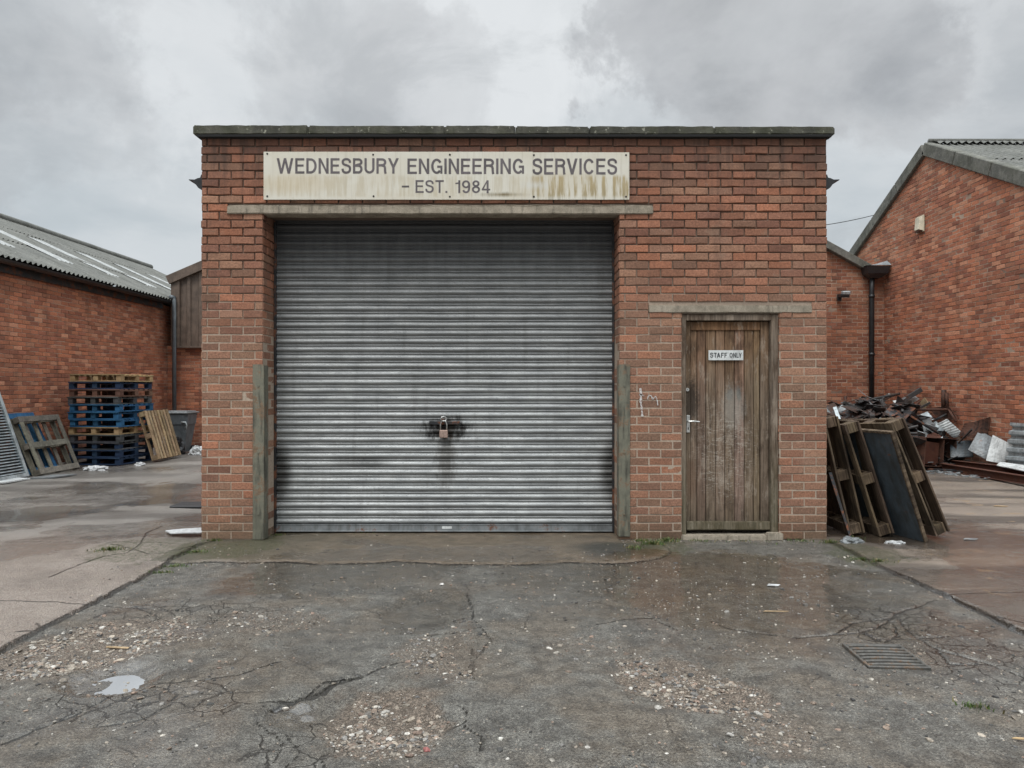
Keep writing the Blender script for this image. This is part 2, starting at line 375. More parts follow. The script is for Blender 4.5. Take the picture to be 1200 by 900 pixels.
# ------------------------------------------------------------------ brickwork
PAL_F = [(.235, .118, .082), (.255, .13, .09), (.21, .105, .075), (.27, .128, .085), (.20, .115, .083), (.18, .09, .066), (.26, .15, .105), (.235, .135, .098), (.30, .135, .085), (.245, .12, .08)]
PAL_S = [(.26, .115, .072), (.28, .125, .078), (.235, .105, .068), (.295, .14, .088), (.21, .095, .066), (.265, .135, .092), (.185, .085, .06), (.32, .175, .12)]
def bcol(pal, rng):
    c = rng.choice(pal); k = rng.uniform(.80, 1.20)*(1.38 if pal is PAL_S else 1.12); return (c[0]*k*1.06, c[1]*k, c[2]*k*.93, 1)
def brickwork(mb, O, U, N, u0, u1, z0, z1, holes=(), top=None, pal=PAL_F, L=.233, H=.08, j=.010, seed=1, worn=None, prot=.009, off=0.0, mdepth=None, skip=()):
    """bricks as real blocks standing proud of a mortar sheet; holes = (ua,ub,za,zb)"""
    rng = random.Random(seed); O, U, N = Vector(O), Vector(U), Vector(N); Z = Vector((0, 0, 1))
    def pt(u, z, d): return O+U*u+Z*z+N*d
    nrow = int(round((z1-z0)/H))
    for r in range(nrow):
        za, zb = z0+r*H+j/2, z0+(r+1)*H-j/2
        a, b = u0, u1
        if top:
            us = [u0+(u1-u0)*k/200 for k in range(201)]; ok = [u for u in us if top(u) >= zb]
            if not ok: continue
            a, b = ok[0], ok[-1]
        ivs = [(a, b)]
        for (ha, hb, ya, yb) in holes:
            if (za+zb)/2 > ya and (za+zb)/2 < yb:
                ni = []
                for (p, q) in ivs:
                    if hb <= p or ha >= q: ni.append((p, q)); continue
                    if ha > p: ni.append((p, ha))
                    if hb < q: ni.append((hb, q))
                ivs = ni
        w = worn((za+zb)/2) if worn else .3
        for (p, q) in ivs:
            st = u0+off-(L/2 if r % 2 else 0)
            k = math.floor((p-st)/L); u = st+k*L; drift = 0
            while u < q-.01:
                bl, br = max(u, p), min(u+L, q); u += L
                if br-bl < .03: continue
                la = bl+(j/2 if bl > p+1e-6 else .001); lb = br-(j/2 if br < q-1e-6 else .001)
                if any(sa < (la+lb)/2 < sb and sc < (za+zb)/2 < sd for sa, sb, sc, sd in skip): continue
                jit = lambda s=1.0: rng.uniform(-1, 1)*.0017*s*(1+1.1*w)
                e = rng.uniform(0, .003)*w*2
                pr = prot+rng.uniform(-1, 1)*.003*(1+w); iv = .0035+.004*w*rng.random()
                A, B, C, D = la+e*.5, lb-e*.5, za+e*.3, zb-e*.3
                back = [(A, C), (B, C), (B, D), (A, D)]
                mid = [(A+jit(.4), C+jit()), ((A+B)/2+jit(), C+jit()), (B+jit(.4), C+jit()), (B+jit(.4), D+jit()), ((A+B)/2+jit(), D+jit()), (A+jit(.4), D+jit())]
                fr = [(mid[0][0]+iv, mid[0][1]+iv), (mid[1][0], mid[1][1]+iv), (mid[2][0]-iv, mid[2][1]+iv), (mid[3][0]-iv, mid[3][1]-iv), (mid[4][0], mid[4][1]-iv), (mid[5][0]+iv, mid[5][1]-iv)]
                vs = [pt(x, y, -.02) for x, y in back]+[pt(x, y, pr-iv*.7+jit(.3)) for x, y in mid]+[pt(x, y, pr+jit(.4)) for x, y in fr]
                fs = [(0, 1, 6, 5, 4), (1, 2, 7, 6), (2, 3, 9, 8, 7), (3, 0, 4, 9)]
                fs += [(4+k2, 4+(k2+1) % 6, 10+(k2+1) % 6, 10+k2) for k2 in range(6)]+[(10, 11, 14, 15), (11, 12, 13, 14)]
                mb.add(vs, fs, bcol(pal, rng), 0)
    # mortar sheet in cells
    es = sorted({u0, u1, *[min(max(h[0], u0), u1) for h in holes], *[min(max(h[1], u0), u1) for h in holes]})
    zs = sorted({z0, z1, *[min(max(h[2], z0), z1) for h in holes], *[min(max(h[3], z0), z1) for h in holes]})
    if top:
        n = 60; us = [u0+(u1-u0)*k/n for k in range(n+1)]
        vs = [pt(u, z0, 0) for u in us]+[pt(u, min(top(u), z1), 0) for u in us]
        mb.add(vs, [(k, k+1, n+2+k, n+1+k) for k in range(n)], None, 1); return
    md = mdepth or (lambda z: 0.0)
    for i in range(len(es)-1):
        for k in range(len(zs)-1):
            um, zm = (es[i]+es[i+1])/2, (zs[k]+zs[k+1])/2
            if any(h[0] < um < h[1] and h[2] < zm < h[3] for h in holes): continue
            m = max(1, int((zs[k+1]-zs[k])/.3))
            for q in range(m):
                a = zs[k]+(zs[k+1]-zs[k])*q/m; b = zs[k]+(zs[k+1]-zs[k])*(q+1)/m
                mb.add([pt(es[i], a, md(a)), pt(es[i+1], a, md(a)), pt(es[i+1], b, md(b)), pt(es[i], b, md(b))], [(0, 1, 2, 3)], None, 1)

# ================================================================== MAIN WORKSHOP
X0, X1 = -3.025, 3.067
OX0, OX1, OZ = FX(308), FX(726), FZ(251)            # shutter opening
DX0, DX1, DZ = FX(798.5), FX(913), FZ(367.5)        # door opening
SY = 7.585
ZT = FZ(162)
shop = empty('workshop_building', ((X0+X1)/2, YF, 0), label='flat-topped red brick workshop with a steel roller shutter and a timber door', cat='building')
SL = Vector(shop.location)
def shop_part(mb, name, mat, smooth=False, parent=None):
    o = mb.build(name, mat, parent or shop, smooth)
    if parent is None: o.location = -SL
    return o
mb = MB()
worn = lambda z: max(.15, min(1.0, (z-1.6)/1.6))
mdep = lambda z: .005-.016*max(0, min(1, (z-1.8)/1.1))
LZ0, LZ1 = FZ(251.5), FZ(241); LX0, LX1 = FX(267), FX(765)
DL0, DL1 = FX(760), FX(951); DLZ0, DLZ1 = FZ(367), FZ(358)
NR = 49; HH = ZT/NR
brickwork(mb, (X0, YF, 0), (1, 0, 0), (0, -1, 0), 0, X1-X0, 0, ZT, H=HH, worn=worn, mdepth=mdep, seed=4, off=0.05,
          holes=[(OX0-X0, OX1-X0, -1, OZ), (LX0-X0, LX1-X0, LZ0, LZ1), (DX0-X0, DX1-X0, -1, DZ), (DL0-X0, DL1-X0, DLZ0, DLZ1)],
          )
# reveals
brickwork(mb, (OX0, YF-.004, 0), (0, 1, 0), (1, 0, 0), 0, SY-YF+.12, 0, OZ, H=HH, worn=worn, mdepth=mdep, seed=5, prot=.005)
brickwork(mb, (OX1, YF-.004, 0), (0, 1, 0), (-1, 0, 0), 0, SY-YF+.12, 0, OZ, H=HH, worn=worn, mdepth=mdep, seed=6, prot=.005)
for s, x in ((1, DX0), (-1, DX1)):
    brickwork(mb, (x, YF-.004, 0), (0, 1, 0), (s, 0, 0), 0, .24, 0, DZ, H=HH, seed=8, prot=.003)
# sides and back
brickwork(mb, (X0, YF, 0), (0, 1, 0), (-1, 0, 0), 0, 8, 0, ZT, H=HH, worn=worn, seed=9)
brickwork(mb, (X1, YF, 0), (0, 1, 0), (1, 0, 0), 0, 8, 0, ZT, H=HH, worn=worn, seed=10)
mb.add([(X0, YF+8, 0), (X1, YF+8, 0), (X1, YF+8, ZT), (X0, YF+8, ZT)], [(0, 1, 2, 3)], None, 1)
# inner leaf closing the recess behind openings
mb.add([(OX0-.1, YF+.02, OZ+.02), (OX1+.1, YF+.02, OZ+.02), (OX1+.1, SY+.3, OZ+.02), (OX0-.1, SY+.3, OZ+.02)], [(0, 1, 2, 3)], None, 1)
o = shop_part(mb, 'wall', [M['brick'], M['mortar']])
# coping stones
cps = [229, 363, 522, 604, 690, 835, 975.5]
for i in range(len(cps)-1):
    mb = MB(); a, b = FX(cps[i])+(.0015 if i else 0), FX(cps[i+1])-.0015
    t = .004*(2-i)*.6
    rough_box(mb, (a, YF-.062, ZT+.016), (b, YF+.26, FZ(149.5)+t+random.uniform(-.004, .004)), 24, .005, i, 9, .012)
    shop_part(mb, 'coping', M['coping'])
mb = MB(); mb.box(((X0+X1)/2, YF-.02, ZT+.006), (X1-X0+.06, .08, .026), bev=.003); shop_part(mb, 'coping_shade_strip', M['hole'])  # near-black strip painting in the shade under the coping overhang
for a in (X0, X1):
    mb = MB(); rough_box(mb, (a-.1, YF+.27, ZT-.2), (a+.1, YF+8.05, ZT-.1), 12, .004, 9); shop_part(mb, 'side_coping', M['coping'])
mb = MB(); mb.box(((X0+X1)/2, YF+4.2, ZT-.32), (X1-X0-.2, 7.7, .06)); shop_part(mb, 'roof', M['roof'])
# lintels
mb = MB(); rough_box(mb, (LX0, YF-.022, LZ0+.002), (LX1, YF+.14, LZ1-.002), 60, .006, 3, 7, .008)
shop_part(mb, 'lintel', M['lintel'])
mb = MB(); rough_box(mb, (DL0, YF-.02, DLZ0+.002), (DL1, YF+.10, DLZ1-.001), 30, .004, 5, 7, .007)
o = shop_part(mb, 'lintel', M['lintel'])
# ragged mortar squeezed along the top of the big lintel
mb = MB(); rough_box(mb, (LX0+.02, YF-.018, LZ1-.006), (LX1-.05, YF-.002, LZ1+.003), 90, .006, 2, 12, .002)
shop_part(mb, 'bedding_mortar', M['lintel'])
# roller shutter
pitch = .0838
prof = []
for k in range(7): t = k/6; prof.append((.003+.052*t, -.019*math.sin(math.pi*(t**.85))**.8 if 0 < t < 1 else 0))
prof += [(.057, .004), (.0605, .004)]
for k in range(5): t = k/4; prof.append((.062+.0165*t, -.0085*math.sin(math.pi*t)))
prof += [(.0802, .004), (.0822, .004)]
zb = .085; pts = []
i = 0
while zb+i*pitch < OZ+.12:
    pts += [(zb+i*pitch+a, b) for a, b in prof]; i += 1
nx = 60; vs = []; fs = []
W0, W1 = OX0-.02, OX1+.02
for (z, d) in pts:
    for k in range(nx+1):
        x = W0+(W1-W0)*k/nx
        vs.append((x, SY+.0+d+.010*mnoise.noise(Vector((x*1.3, z*.8, 2)))+.004*mnoise.noise(Vector((x*3.3, z*5, 9)))+.002*mnoise.noise(Vector((x*9, z*40, 5))), z+.002*mnoise.noise(Vector((x*2.2, round(z/pitch)*3.3, 1)))))
n1 = nx+1
for r in range(len(pts)-1):
    for k in range(nx): fs.append((r*n1+k, r*n1+k+1, (r+1)*n1+k+1, (r+1)*n1+k))
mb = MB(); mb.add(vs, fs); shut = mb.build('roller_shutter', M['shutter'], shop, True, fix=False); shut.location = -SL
mb = MB(); mb.box(((OX0+OX1)/2, SY-.008, .048), (OX1-OX0-.004, .03, .072), bev=.006)
mb.box(((OX0+OX1)/2, SY-.026, .083), (OX1-OX0-.006, .006, .008), bev=.002)
mb.box(((OX0+OX1)/2, SY-.024, .016), (OX1-OX0-.006, .03, .008), bev=.002)
bar = mb.build('bottom_rail', M['greysheet'], shut)
mb = MB(); mb.box((P(524, 617, SY).x, SY-.0245, .052), (.10, .002, .026), bev=0); mb.build('sticker', M['white_sheet'], shut)
# dark shadow box above shutter (roller housing)
mb = MB(); mb.box(((OX0+OX1)/2, SY+.16, OZ-.02), (OX1-OX0+.1, .25, .35)); shop_part(mb, 'roller_housing', M['darksteel'])
# shutter guide channels
for x, s in ((OX0, 1), (OX1, -1)):
    mb = MB(); mb.box((x+s*.016, SY-.028, OZ/2), (.022, .035, OZ-.01), bev=.002); shop_part(mb, 'guide_rail', M['darksteel'])
# oily hasp plates on the shutter
hx, hz = P(520.5, 495, SY).x, P(520, 495, SY).z
mb = MB()
mb.box((hx-.085, SY-.022, hz-.004), (.13, .012, .035), rot=(0, .04, 0)); mb.box((hx+.09, SY-.022, hz-.004), (.15, .012, .03), rot=(0, -.03, 0))
mb.box((hx, SY-.024, hz+.01), (.06, .012, .06)); mb.tube([(hx-.03, SY-.03, hz+.02), (hx, SY-.045, hz+.03), (hx+.02, SY-.03, hz+.015)], .006)
mb.build('hasp', M['darksteel'], shut)
# corner guards: steel angles
for (pa, pb, s, xj) in ((297, 310.5, 1, OX0), (724.5, 738, -1, OX1)):
    mb = MB(); a, b = FX(pa), FX(pb); h = FZ(427); zz = .0 if s > 0 else .03
    rough_box(mb, (a, YF-.024, zz), (b, YF-.014, h), 14, .0025, 3+s, 4, .003)
    rough_box(mb, ((b-.01) if s > 0 else a, YF-.014, zz), (b if s > 0 else a+.01, YF+.10, h-.01), 14, .002, 5+s, 4, .003)
    for q in (.25, .85, 1.5): mb.tube([((a+b)/2, YF-.024, q), ((a+b)/2, YF-.031, q)], .011, 8)
    shop_part(mb, 'corner_guard', M['guard'])
# door frame
FW = [(FX(798.5)+.004, FX(804.5)), (FX(904), FX(912.5))]
mb = MB(); yf = YF+.012
rough_box(mb, (FW[0][0], yf, .02), (FW[0][1], yf+.10, DZ-.005), 16, .0015, 1, 6, .005)
rough_box(mb, (FW[1][0], yf, .02), (FW[1][1], yf+.10, DZ-.005), 16, .0015, 2, 6, .005)
rough_box(mb, (FW[0][1], yf-.003, FZ(375.5)), (FW[1][0], yf+.10, DZ-.004), 10, .0015, 3, 6, .005)
shop_part(mb, 'door_frame', M['frame'])
mb = MB(); rough_box(mb, (FX(798), YF-.035, -.01), (FX(916), YF+.16, .045), 16, .004, 8, 9, .008)
rough_box(mb, (FX(897), YF-.05, -.01), (FX(916), YF+.02, .068), 3, .005, 9, 9, .01)
shop_part(mb, 'door_step', M['lintel'])
# door leaf
def dcol(r): k = r.uniform(.75, 1.2); return (k, k*r.uniform(.93, 1.02), k*r.uniform(.9, 1.03), 1)
mb = MB(); rng = random.Random(12); yd = YF+.075
DLX0, DLX1, DT = FW[0][1]+.004, FW[1][0]-.004, FZ(376)
edges = [811, 819, 829.5, 841, 852, 863.5, 875, 886, 893.5]
for a, b in zip(edges[:-1], edges[1:]):
    mb.box(((FX(a)+FX(b))/2, yd+.012, (DT-.085+.12)/2+.02), (FX(b)-FX(a)-.005, .025, DT-.085-.1), col=dcol(rng), bev=.006)
mb.box((DLX0+(FX(811)-DLX0)/2, yd+.004, (DT+.11)/2), (FX(811)-DLX0-.002, .04, DT-.11), col=dcol(rng), bev=.004)
mb.box((DLX1-(DLX1-FX(893.5))/2, yd+.004, (DT+.11)/2), (DLX1-FX(893.5)-.002, .04, DT-.11), col=dcol(rng), bev=.004)
mb.box(((FX(811)+FX(893.5))/2, yd+.003, DT-.045), (FX(893.5)-FX(811)-.001, .04, .085), col=(.85, .75, .65, 1), bev=.005)
mb.box(((DLX0+DLX1)/2, yd+.035, DT/2+.03), (DLX1-DLX0, .01, DT-.06), col=(.15, .15, .15, 1))
door = mb.build('door', M['door'], shop); door.location = -SL
mb = MB(); rough_box(mb, (DLX0+.004, yd-.045, FZ(622)), (DLX1+.01, yd-.002, FZ(612)), 14, .003, 4, 8, .008); mb.build('weather_bar', M['frame'], door)
mb = MB(); hx0 = FX(808)
mb.box((hx0, yd-.021, FZ(497)), (.034, .008, .17), bev=.003); mb.tube([(hx0, yd-.02, FZ(494)), (hx0, yd-.065, FZ(494))], .009)
mb.tube([(hx0-.004, yd-.062, FZ(494)), (hx0+.04, yd-.068, FZ(494)+.002), (hx0+.10, yd-.062, FZ(494.5))], .0085)
hd = mb.build('handle', M['steel'], door)
mb = MB(); mb.box((hx0, yd-.0255, FZ(502.5)), (.010, .003, .022), bev=0); mb.build('keyhole', M['hole'], hd)
mb = MB(); mb.tube([(FX(807), yd-.015, FZ(456.5)), (FX(807), yd-.03, FZ(456.5))], .017, 16); lk = mb.build('lock', M['steel'], door)
mb = MB(); mb.box((FX(807), yd-.031, FZ(456.5)), (.004, .003, .012), bev=0); mb.build('keyhole', M['hole'], lk)
# gutters along both side walls
for s, x in ((-1, X0), (1, X1)):
    mb = MB(); z = FZ(213)
    pr = [(0, .085), (.0, -.055), (.05, -.045), (.075, -.01), (.10, .02), (.14, .03), (.142, .038), (.085, .036), (.055, .05), (.03, .055), (.02, .085)]
    ln = [Vector((s*(a+.012), 0, b)) for a, b in pr]
    mb.extrude(ln, (x, YF+.05, z), (x, YF+7.9, z)); shop_part(mb, 'gutter', M['black'])
# paint scrawl left of the door
mb = MB(); rng = random.Random(5)
def stroke(pp, w):
    for (a, b) in zip(pp[:-1], pp[1:]):
        n = 5
        for k in range(n):
            u0_, u1_ = k/n, (k+1)/n
            A = (a[0]+(b[0]-a[0])*u0_, a[1]+(b[1]-a[1])*u0_); B = (a[0]+(b[0]-a[0])*u1_, a[1]+(b[1]-a[1])*u1_)
            d = Vector((B[0]-A[0], B[1]-A[1])); d.normalize(); nn = Vector((-d.y, d.x))*w*rng.uniform(.5, 1.2)*.5
            q = [(A[0]+nn.x, A[1]+nn.y), (B[0]+nn.x, B[1]+nn.y), (B[0]-nn.x, B[1]-nn.y), (A[0]-nn.x, A[1]-nn.y)]
            mb.add([(FX(x), YF-.0165, FZ(y)) for x, y in q], [(0, 1, 2, 3)])
stroke([(750, 455), (751, 463), (750.5, 470), (751.5, 478), (752.5, 488)], 2.6)
stroke([(749, 462), (755, 464)], 1.8)
shop_part(mb, 'paint_scrawl', M['wpaint']); mb = MB()
stroke([(758, 468), (760, 463), (763, 464), (764.5, 468), (768, 464), (770, 470), (770.5, 475)], 1.3)
shop_part(mb, 'paint_scrawl', M['wpaint'])

# ------------------------------------------------------------------ signs
def glyphs(T):
    """grotesque capitals as flat strokes: each glyph = (width, [polygon strips])"""
    h = T/2; HWD = T*.56
    def rect(a, b, c, d): return [[(a, b), (c, b), (c, d), (a, d)]]
    def dia(xa, ya, xb, yb, k=1.0): return [[(xa-HWD*k, ya), (xa+HWD*k, ya), (xb+HWD*k, yb), (xb-HWD*k, yb)]]
    def arc(cx, cy, rx, ry, a0, a1, n=18): return [(cx+rx*math.cos(R(a0+(a1-a0)*k/n)), cy+ry*math.sin(R(a0+(a1-a0)*k/n))) for k in range(n+1)]
    def rib(p, t=T):
        L_, R_ = [], []; m = len(p)
        for i in range(m):
            a, b = p[max(i-1, 0)], p[min(i+1, m-1)]; dx, dy = b[0]-a[0], b[1]-a[1]; l = math.hypot(dx, dy) or 1
            kk = t/2*(.93 if abs(dx) > abs(dy) else 1.0); L_.append((p[i][0]-dy/l*kk, p[i][1]+dx/l*kk)); R_.append((p[i][0]+dy/l*kk, p[i][1]-dx/l*kk))
        return [[L_[i], L_[i+1], R_[i+1], R_[i]] for i in range(m-1)]
    def smooth(p, n=5):
        o = []
        for i in range(len(p)-1):
            a, b, c, d = p[max(i-1, 0)], p[i], p[i+1], p[min(i+2, len(p)-1)]
            for k in range(n):
                t = k/n; o.append(tuple(.5*((2*b[j])+(-a[j]+c[j])*t+(2*a[j]-5*b[j]+4*c[j]-d[j])*t*t+(-a[j]+3*b[j]-3*c[j]+d[j])*t**3) for j in (0, 1)))
        return o+[p[-1]]
    q = {}
    q['E'] = (.64, rect(0, 0, T, 1)+rect(T, 1-T*.93, .63, 1)+rect(T, .5-h*.8+.02, .58, .5+h*.9+.02)+rect(T, 0, .64, T*.93))
    q['F'] = (.60, rect(0, 0, T, 1)+rect(T, 1-T*.93, .60, 1)+rect(T, .44, .54, .44+T*.9)); q['L'] = (.56, rect(0, 0, T, 1)+rect(T, 0, .56, T*.93))
    q['I'] = (T, rect(0, 0, T, 1)); q['T'] = (.66, rect(.33-h, 0, .33+h, 1-T*.93)+rect(0, 1-T*.93, .66, 1)); q['.'] = (T, rect(0, 0, T, T)); q['-'] = (.5, rect(0, 0, .5, 1))
    q['W'] = (1.16, dia(.085, 1, .32, 0, .95)+dia(.58, 1, .32, 0, .9)+dia(.58, 1, .84, 0, .9)+dia(1.075, 1, .84, 0, .95))
    q['V'] = (.74, dia(.085, 1, .37, 0)+dia(.655, 1, .37, 0)); q['A'] = (.76, dia(.38, 1, .085, 0)+dia(.38, 1, .675, 0)+rect(.2, .25, .56, .25+T*.85))
    q['Y'] = (.76, dia(.09, 1, .38, .40)+dia(.67, 1, .38, .40)+rect(.38-h, 0, .38+h, .44))
    q['N'] = (.70, rect(0, 0, T, 1)+rect(.70-T, 0, .70, 1)+[[(T, 1), (T*.0+.01, 1), (.70-T, 0), (.70-.01, 0)]])
    q['D'] = (.72, rect(0, 0, T, 1)+rib([(T, 1-h), (.3, 1-h)]+arc(.30, .5, .42-h, .5-h, 90, -90)[1:]+[(T, h)]))
    q['B'] = (.67, rect(0, 0, T, 1)+rib([(T, 1-h), (.36, 1-h)]+arc(.37, .755, .22, .245-h, 88, -88)+[(T, .525)])+rib([(T, .515), (.4, .515)]+arc(.40, .295, .27-h, .295-h, 80, -90)[1:]+[(T, h)]))
    q['R'] = (.70, rect(0, 0, T, 1)+rib([(T, 1-h), (.38, 1-h)]+arc(.40, .735, .29-h, .265-h, 90, -90)[1:]+[(T, .535)])+rib(smooth([(.38, .53), (.52, .50), (.585, .40), (.60, .25), (.61, .1), (.645, .0)])))
    q['U'] = (.70, rib([(h, 1), (h, .34)]+arc(.35, .33, .35-h, .33-h, 180, 360)+[(.70-h, 1)]))
    q['S'] = (.66, rib(smooth([(.585, .70), (.56, .83), (.46, .915), (.33, .935), (.19, .91), (.10, .835), (.085, .72), (.15, .61), (.31, .55), (.46, .50), (.565, .42), (.585, .28), (.54, .155), (.44, .085), (.33, .065), (.19, .09), (.095, .18), (.07, .32)])))
    q['C'] = (.74, rib(arc(.375, .5, .375-h, .5-h, 34, 326, 28))); q['O'] = (.78, rib(arc(.39, .5, .39-h, .5-h, 0, 360, 32)))
    q['G'] = (.76, rib(arc(.375, .5, .375-h, .5-h, 34, 318, 28))+rect(.41, .40, .76, .40+T*.9)+rect(.76-T*.85, .02, .76, .40))
    q['1'] = (.36, rect(.36-T, 0, .36, 1)+[[(0, .70), (.22, .73), (.24, .84), (0, .80)]])
    q['9'] = (.60, rib(arc(.295, .69, .30-h, .31-h, 0, 360, 26))+rib(smooth([(.525, .72), (.53, .5), (.50, .25), (.42, .11), (.29, .07), (.16, .11), (.10, .23)])))
    q['8'] = (.60, rib(arc(.30, .745, .265-h, .255-h, 0, 360, 24))+rib(arc(.30, .28, .30-h, .28-h, 0, 360, 26)))
    q['4'] = (.62, rect(.36, 0, .36+T, 1)+rect(0, .215, .62, .215+T*.85)+[[(.36, .97), (.46, 1), (.13, .30), (0, .30)]])
    return q
def text_mesh(txt, x0, x1, zb, zt, T=.15, gap=.13):
    q = glyphs(T); x_ = 0; polys = []
    kern = {'RY': -.03, 'RV': -.04, 'TA': -.12, 'AF': .02, 'LY': -.12}
    for i, ch in enumerate(txt):
        if ch == ' ': x_ += .32; continue
        w_, pp = q[ch]
        for p in pp: polys.append([(x_+a, b) for a, b in p])
        x_ += w_+gap+kern.get(txt[i:i+2], 0)
    Wd = x_-gap; vs = []; fs = []
    for i, p in enumerate(polys):
        ar = sum(p[k][0]*p[(k+1) % len(p)][1]-p[(k+1) % len(p)][0]*p[k][1] for k in range(len(p)))
        if ar < 0: p = p[::-1]
        b = len(vs); vs += [(x0+a/Wd*(x1-x0), -.00002*(i % 23), zb+c*(zt-zb)) for a, c in p]; fs.append(tuple(range(b, b+len(p))))
    me = bpy.data.meshes.new('lettering'); me.from_pydata(vs, [], fs); return me
sx, sz = (FX(310)+FX(737))/2, FZ(235)
sign = empty('company_sign', (sx, YF-.012, sz), label='long cream sign with grey lettering above the roller shutter, rust and algae stained', cat='sign')
def spart(mb, name, mat, **k): o = mb.build(name, mat, sign, **k); o.location = (-sx, -(YF-.012), -sz); return o
mb = MB(); mb.box(((FX(310)+FX(624.5))/2, YF-.026, (FZ(179)+FZ(235))/2), (FX(624.5)-FX(310)-.001, .012, FZ(179)-FZ(235)), bev=.002)
spart(mb, 'sign_panel', M['sign'])
mb = MB(); mb.box(((FX(737)+FX(624.5))/2, YF-.026, (FZ(179.7)+FZ(235))/2), (FX(737)-FX(624.5)-.001, .012, FZ(179.7)-FZ(235)), bev=.002)
spart(mb, 'sign_panel', M['sign'])
ty = YF-.0335
def sword(txt, a, b, pt, pb, bold):
    me = text_mesh(txt, FX(a), FX(b), FZ(pb), FZ(pt), bold)
    o = link('lettering', me, M['letter'], sign); o.location = (-sx, ty-(YF-.012), -sz); return o
sword('WEDNESBURY', 325.5, 468, 186.6, 204.6, .16)
sword('ENGINEERING', 478, 614, 187, 205, .16)
sword('SERVICES', 624, 722.5, 187, 205.6, .16)
sword('EST.', 487.5, 524.5, 212.2, 227, .145)
sword('1984', 534, 574.5, 212.4, 227.3, .145)
sword('-', 471.5, 480, 218.6, 220.6, .1)
for (a, b) in ((314.5, 181.5), (438, 182.5), (527.5, 182.5), (625.5, 183), (733, 183), (314.5, 231), (438.5, 231), (527.5, 231.5), (625.5, 231.5), (733, 231.5)):
    mb = MB(); mb.tube([(FX(a), YF-.03, FZ(b)), (FX(a), YF-.036, FZ(b))], .009, 10); spart(mb, 'screw', M['hole'])
mb = MB(); 
for a in (530, 621): pass
# staff sign
sy = yd-.02
ss = empty('door_sign', (FX(852.5), sy, FZ(416)), label='small white STAFF ONLY sign screwed to the timber door', cat='sign')
mb = MB(); mb.box((0, 0, 0), (FX(873)-FX(832), .006, .098), bev=.001); mb.build('sign_plate', M['white_sheet'], ss)
for t_, a_, b_ in (('STAFF', -.155, .012), ('ONLY', .036, .155)):
    o = link('lettering', text_mesh(t_, a_, b_, -.024, .024, .17, .16), M['blackink'], ss); o.location = (0, -.0045, 0)
# padlock
pl = empty('padlock', (hx, SY-.055, P(520, 513, SY).z), label='brass padlock hanging from the oily hasp of the roller shutter', cat='padlock')
mb = MB(); mb.box((0, 0, .042), (.086, .03, .078), bev=.006); 
M['brass'] = metal_mat('worn_brass', (.42, .30, .25), rustamt=.1, rough=.4, metal=.5, sc=25, dirt=.2)
body = mb.build('lock_body', M['brass'], pl)
mb = MB(); mb.tube([(-.032, 0, .075), (-.032, 0, .14), (-.024, 0, .165), (-.008, 0, .178), (.008, 0, .178), (.024, 0, .165), (.032, 0, .14), (.032, 0, .075)], .0075, 8)
mb.build('shackle', M['steel'], pl, True)
mb = MB(); mb.tube([(0.028*math.cos(t), -.004+.012*math.cos(t), .195+.024*math.sin(t)) for t in [k*math.pi/6 for k in range(13)]], .007, 8, caps=False)
mb.build('ring', M['steel'], pl, True)

# ================================================================== LEFT WAREHOUSE
LX = -8.9; LH = 3.58
lw = empty('warehouse', (LX, 18, 0), label='long red brick warehouse on the left with a corrugated cement roof', cat='building')
LO = -Vector(lw.location)
mb = MB(); brickwork(mb, (LX, 7.5, 0), (0, 1, 0), (1, 0, 0), 0, 20.1, 0, 3.6, pal=PAL_S, seed=21, prot=.004, mdepth=lambda z: -.003)
mb.build('wall', [M['brick_side'], M['mortar_side']], lw, loc=LO)
def corr(mb, A, B, S, T, lam=.146, amp=.024, rows=3, seed=0, step=.012):
    """corrugated sheet: A->B along the waves' crossing direction, S = slope vector; T = normal"""
    A, B, S, T = Vector(A), Vector(B), Vector(S), Vector(T).normalized(); D = B-A; Ln = D.length; D.normalize()
    n = int(Ln/lam*8); 
    for r in range(rows):
        vs = []; m = 3
        for q in range(m+1):
            t = r/rows+(q/m)*(1/rows)*(1.02 if r < rows-1 else 1)
            for k in range(n+1):
                u = Ln*k/n; w = amp*math.cos(2*math.pi*u/lam)
                sag = .012*mnoise.noise(Vector((u*.7+seed, t*4, r*2)))
                vs.append(A+D*u+S*t+T*(w+sag-step*(t*rows-r)))
        fs = [(q*(n+1)+k, q*(n+1)+k+1, (q+1)*(n+1)+k+1, (q+1)*(n+1)+k) for q in range(m) for k in range(n)]
        mb.add(vs, fs)
ES = Vector((-4.8, 0, 2.23)); EA = (-8.68, 7.5, 3.74)
mb = MB(); corr(mb, EA, (-8.68, 27.6, 3.74), ES, (2.23, 0, 4.8), rows=3, seed=1)
corr(mb, (-18.28, 7.5, 3.74), (-18.28, 27.6, 3.74), (4.8, 0, 2.23), (-2.23, 0, 4.8), rows=3, seed=5)
mb.build('roof', M['roof'], lw, True, loc=LO, fix=False)
mb = MB(); mb.tube([(-13.48, 7.5+20.1*k/20, 5.99+.012*mnoise.noise(Vector((k*.9, 0, 0)))) for k in range(21)], .10, 10); mb.build('ridge_cap', M['roof'], lw, True, loc=LO)
Tn = Vector((2.23, 0, 4.8)).normalized()
for yy in (12.2, 14.1, 15.95, 17.8, 19.7, 21.6, 23.5):
    mb = MB(); t0, t1 = .20, .60; k0 = round((yy-7.5-.28)/.146)
    A = Vector((-8.68, 7.5+k0*.146, 3.74))+ES*t0+Tn*.002
    corr(mb, A, A+Vector((0, .585, 0)), ES*(t1-t0), Tn, rows=1, seed=yy, step=0)
    mb.build('rooflight', M['rooflight'], lw, True, loc=LO, fix=False)
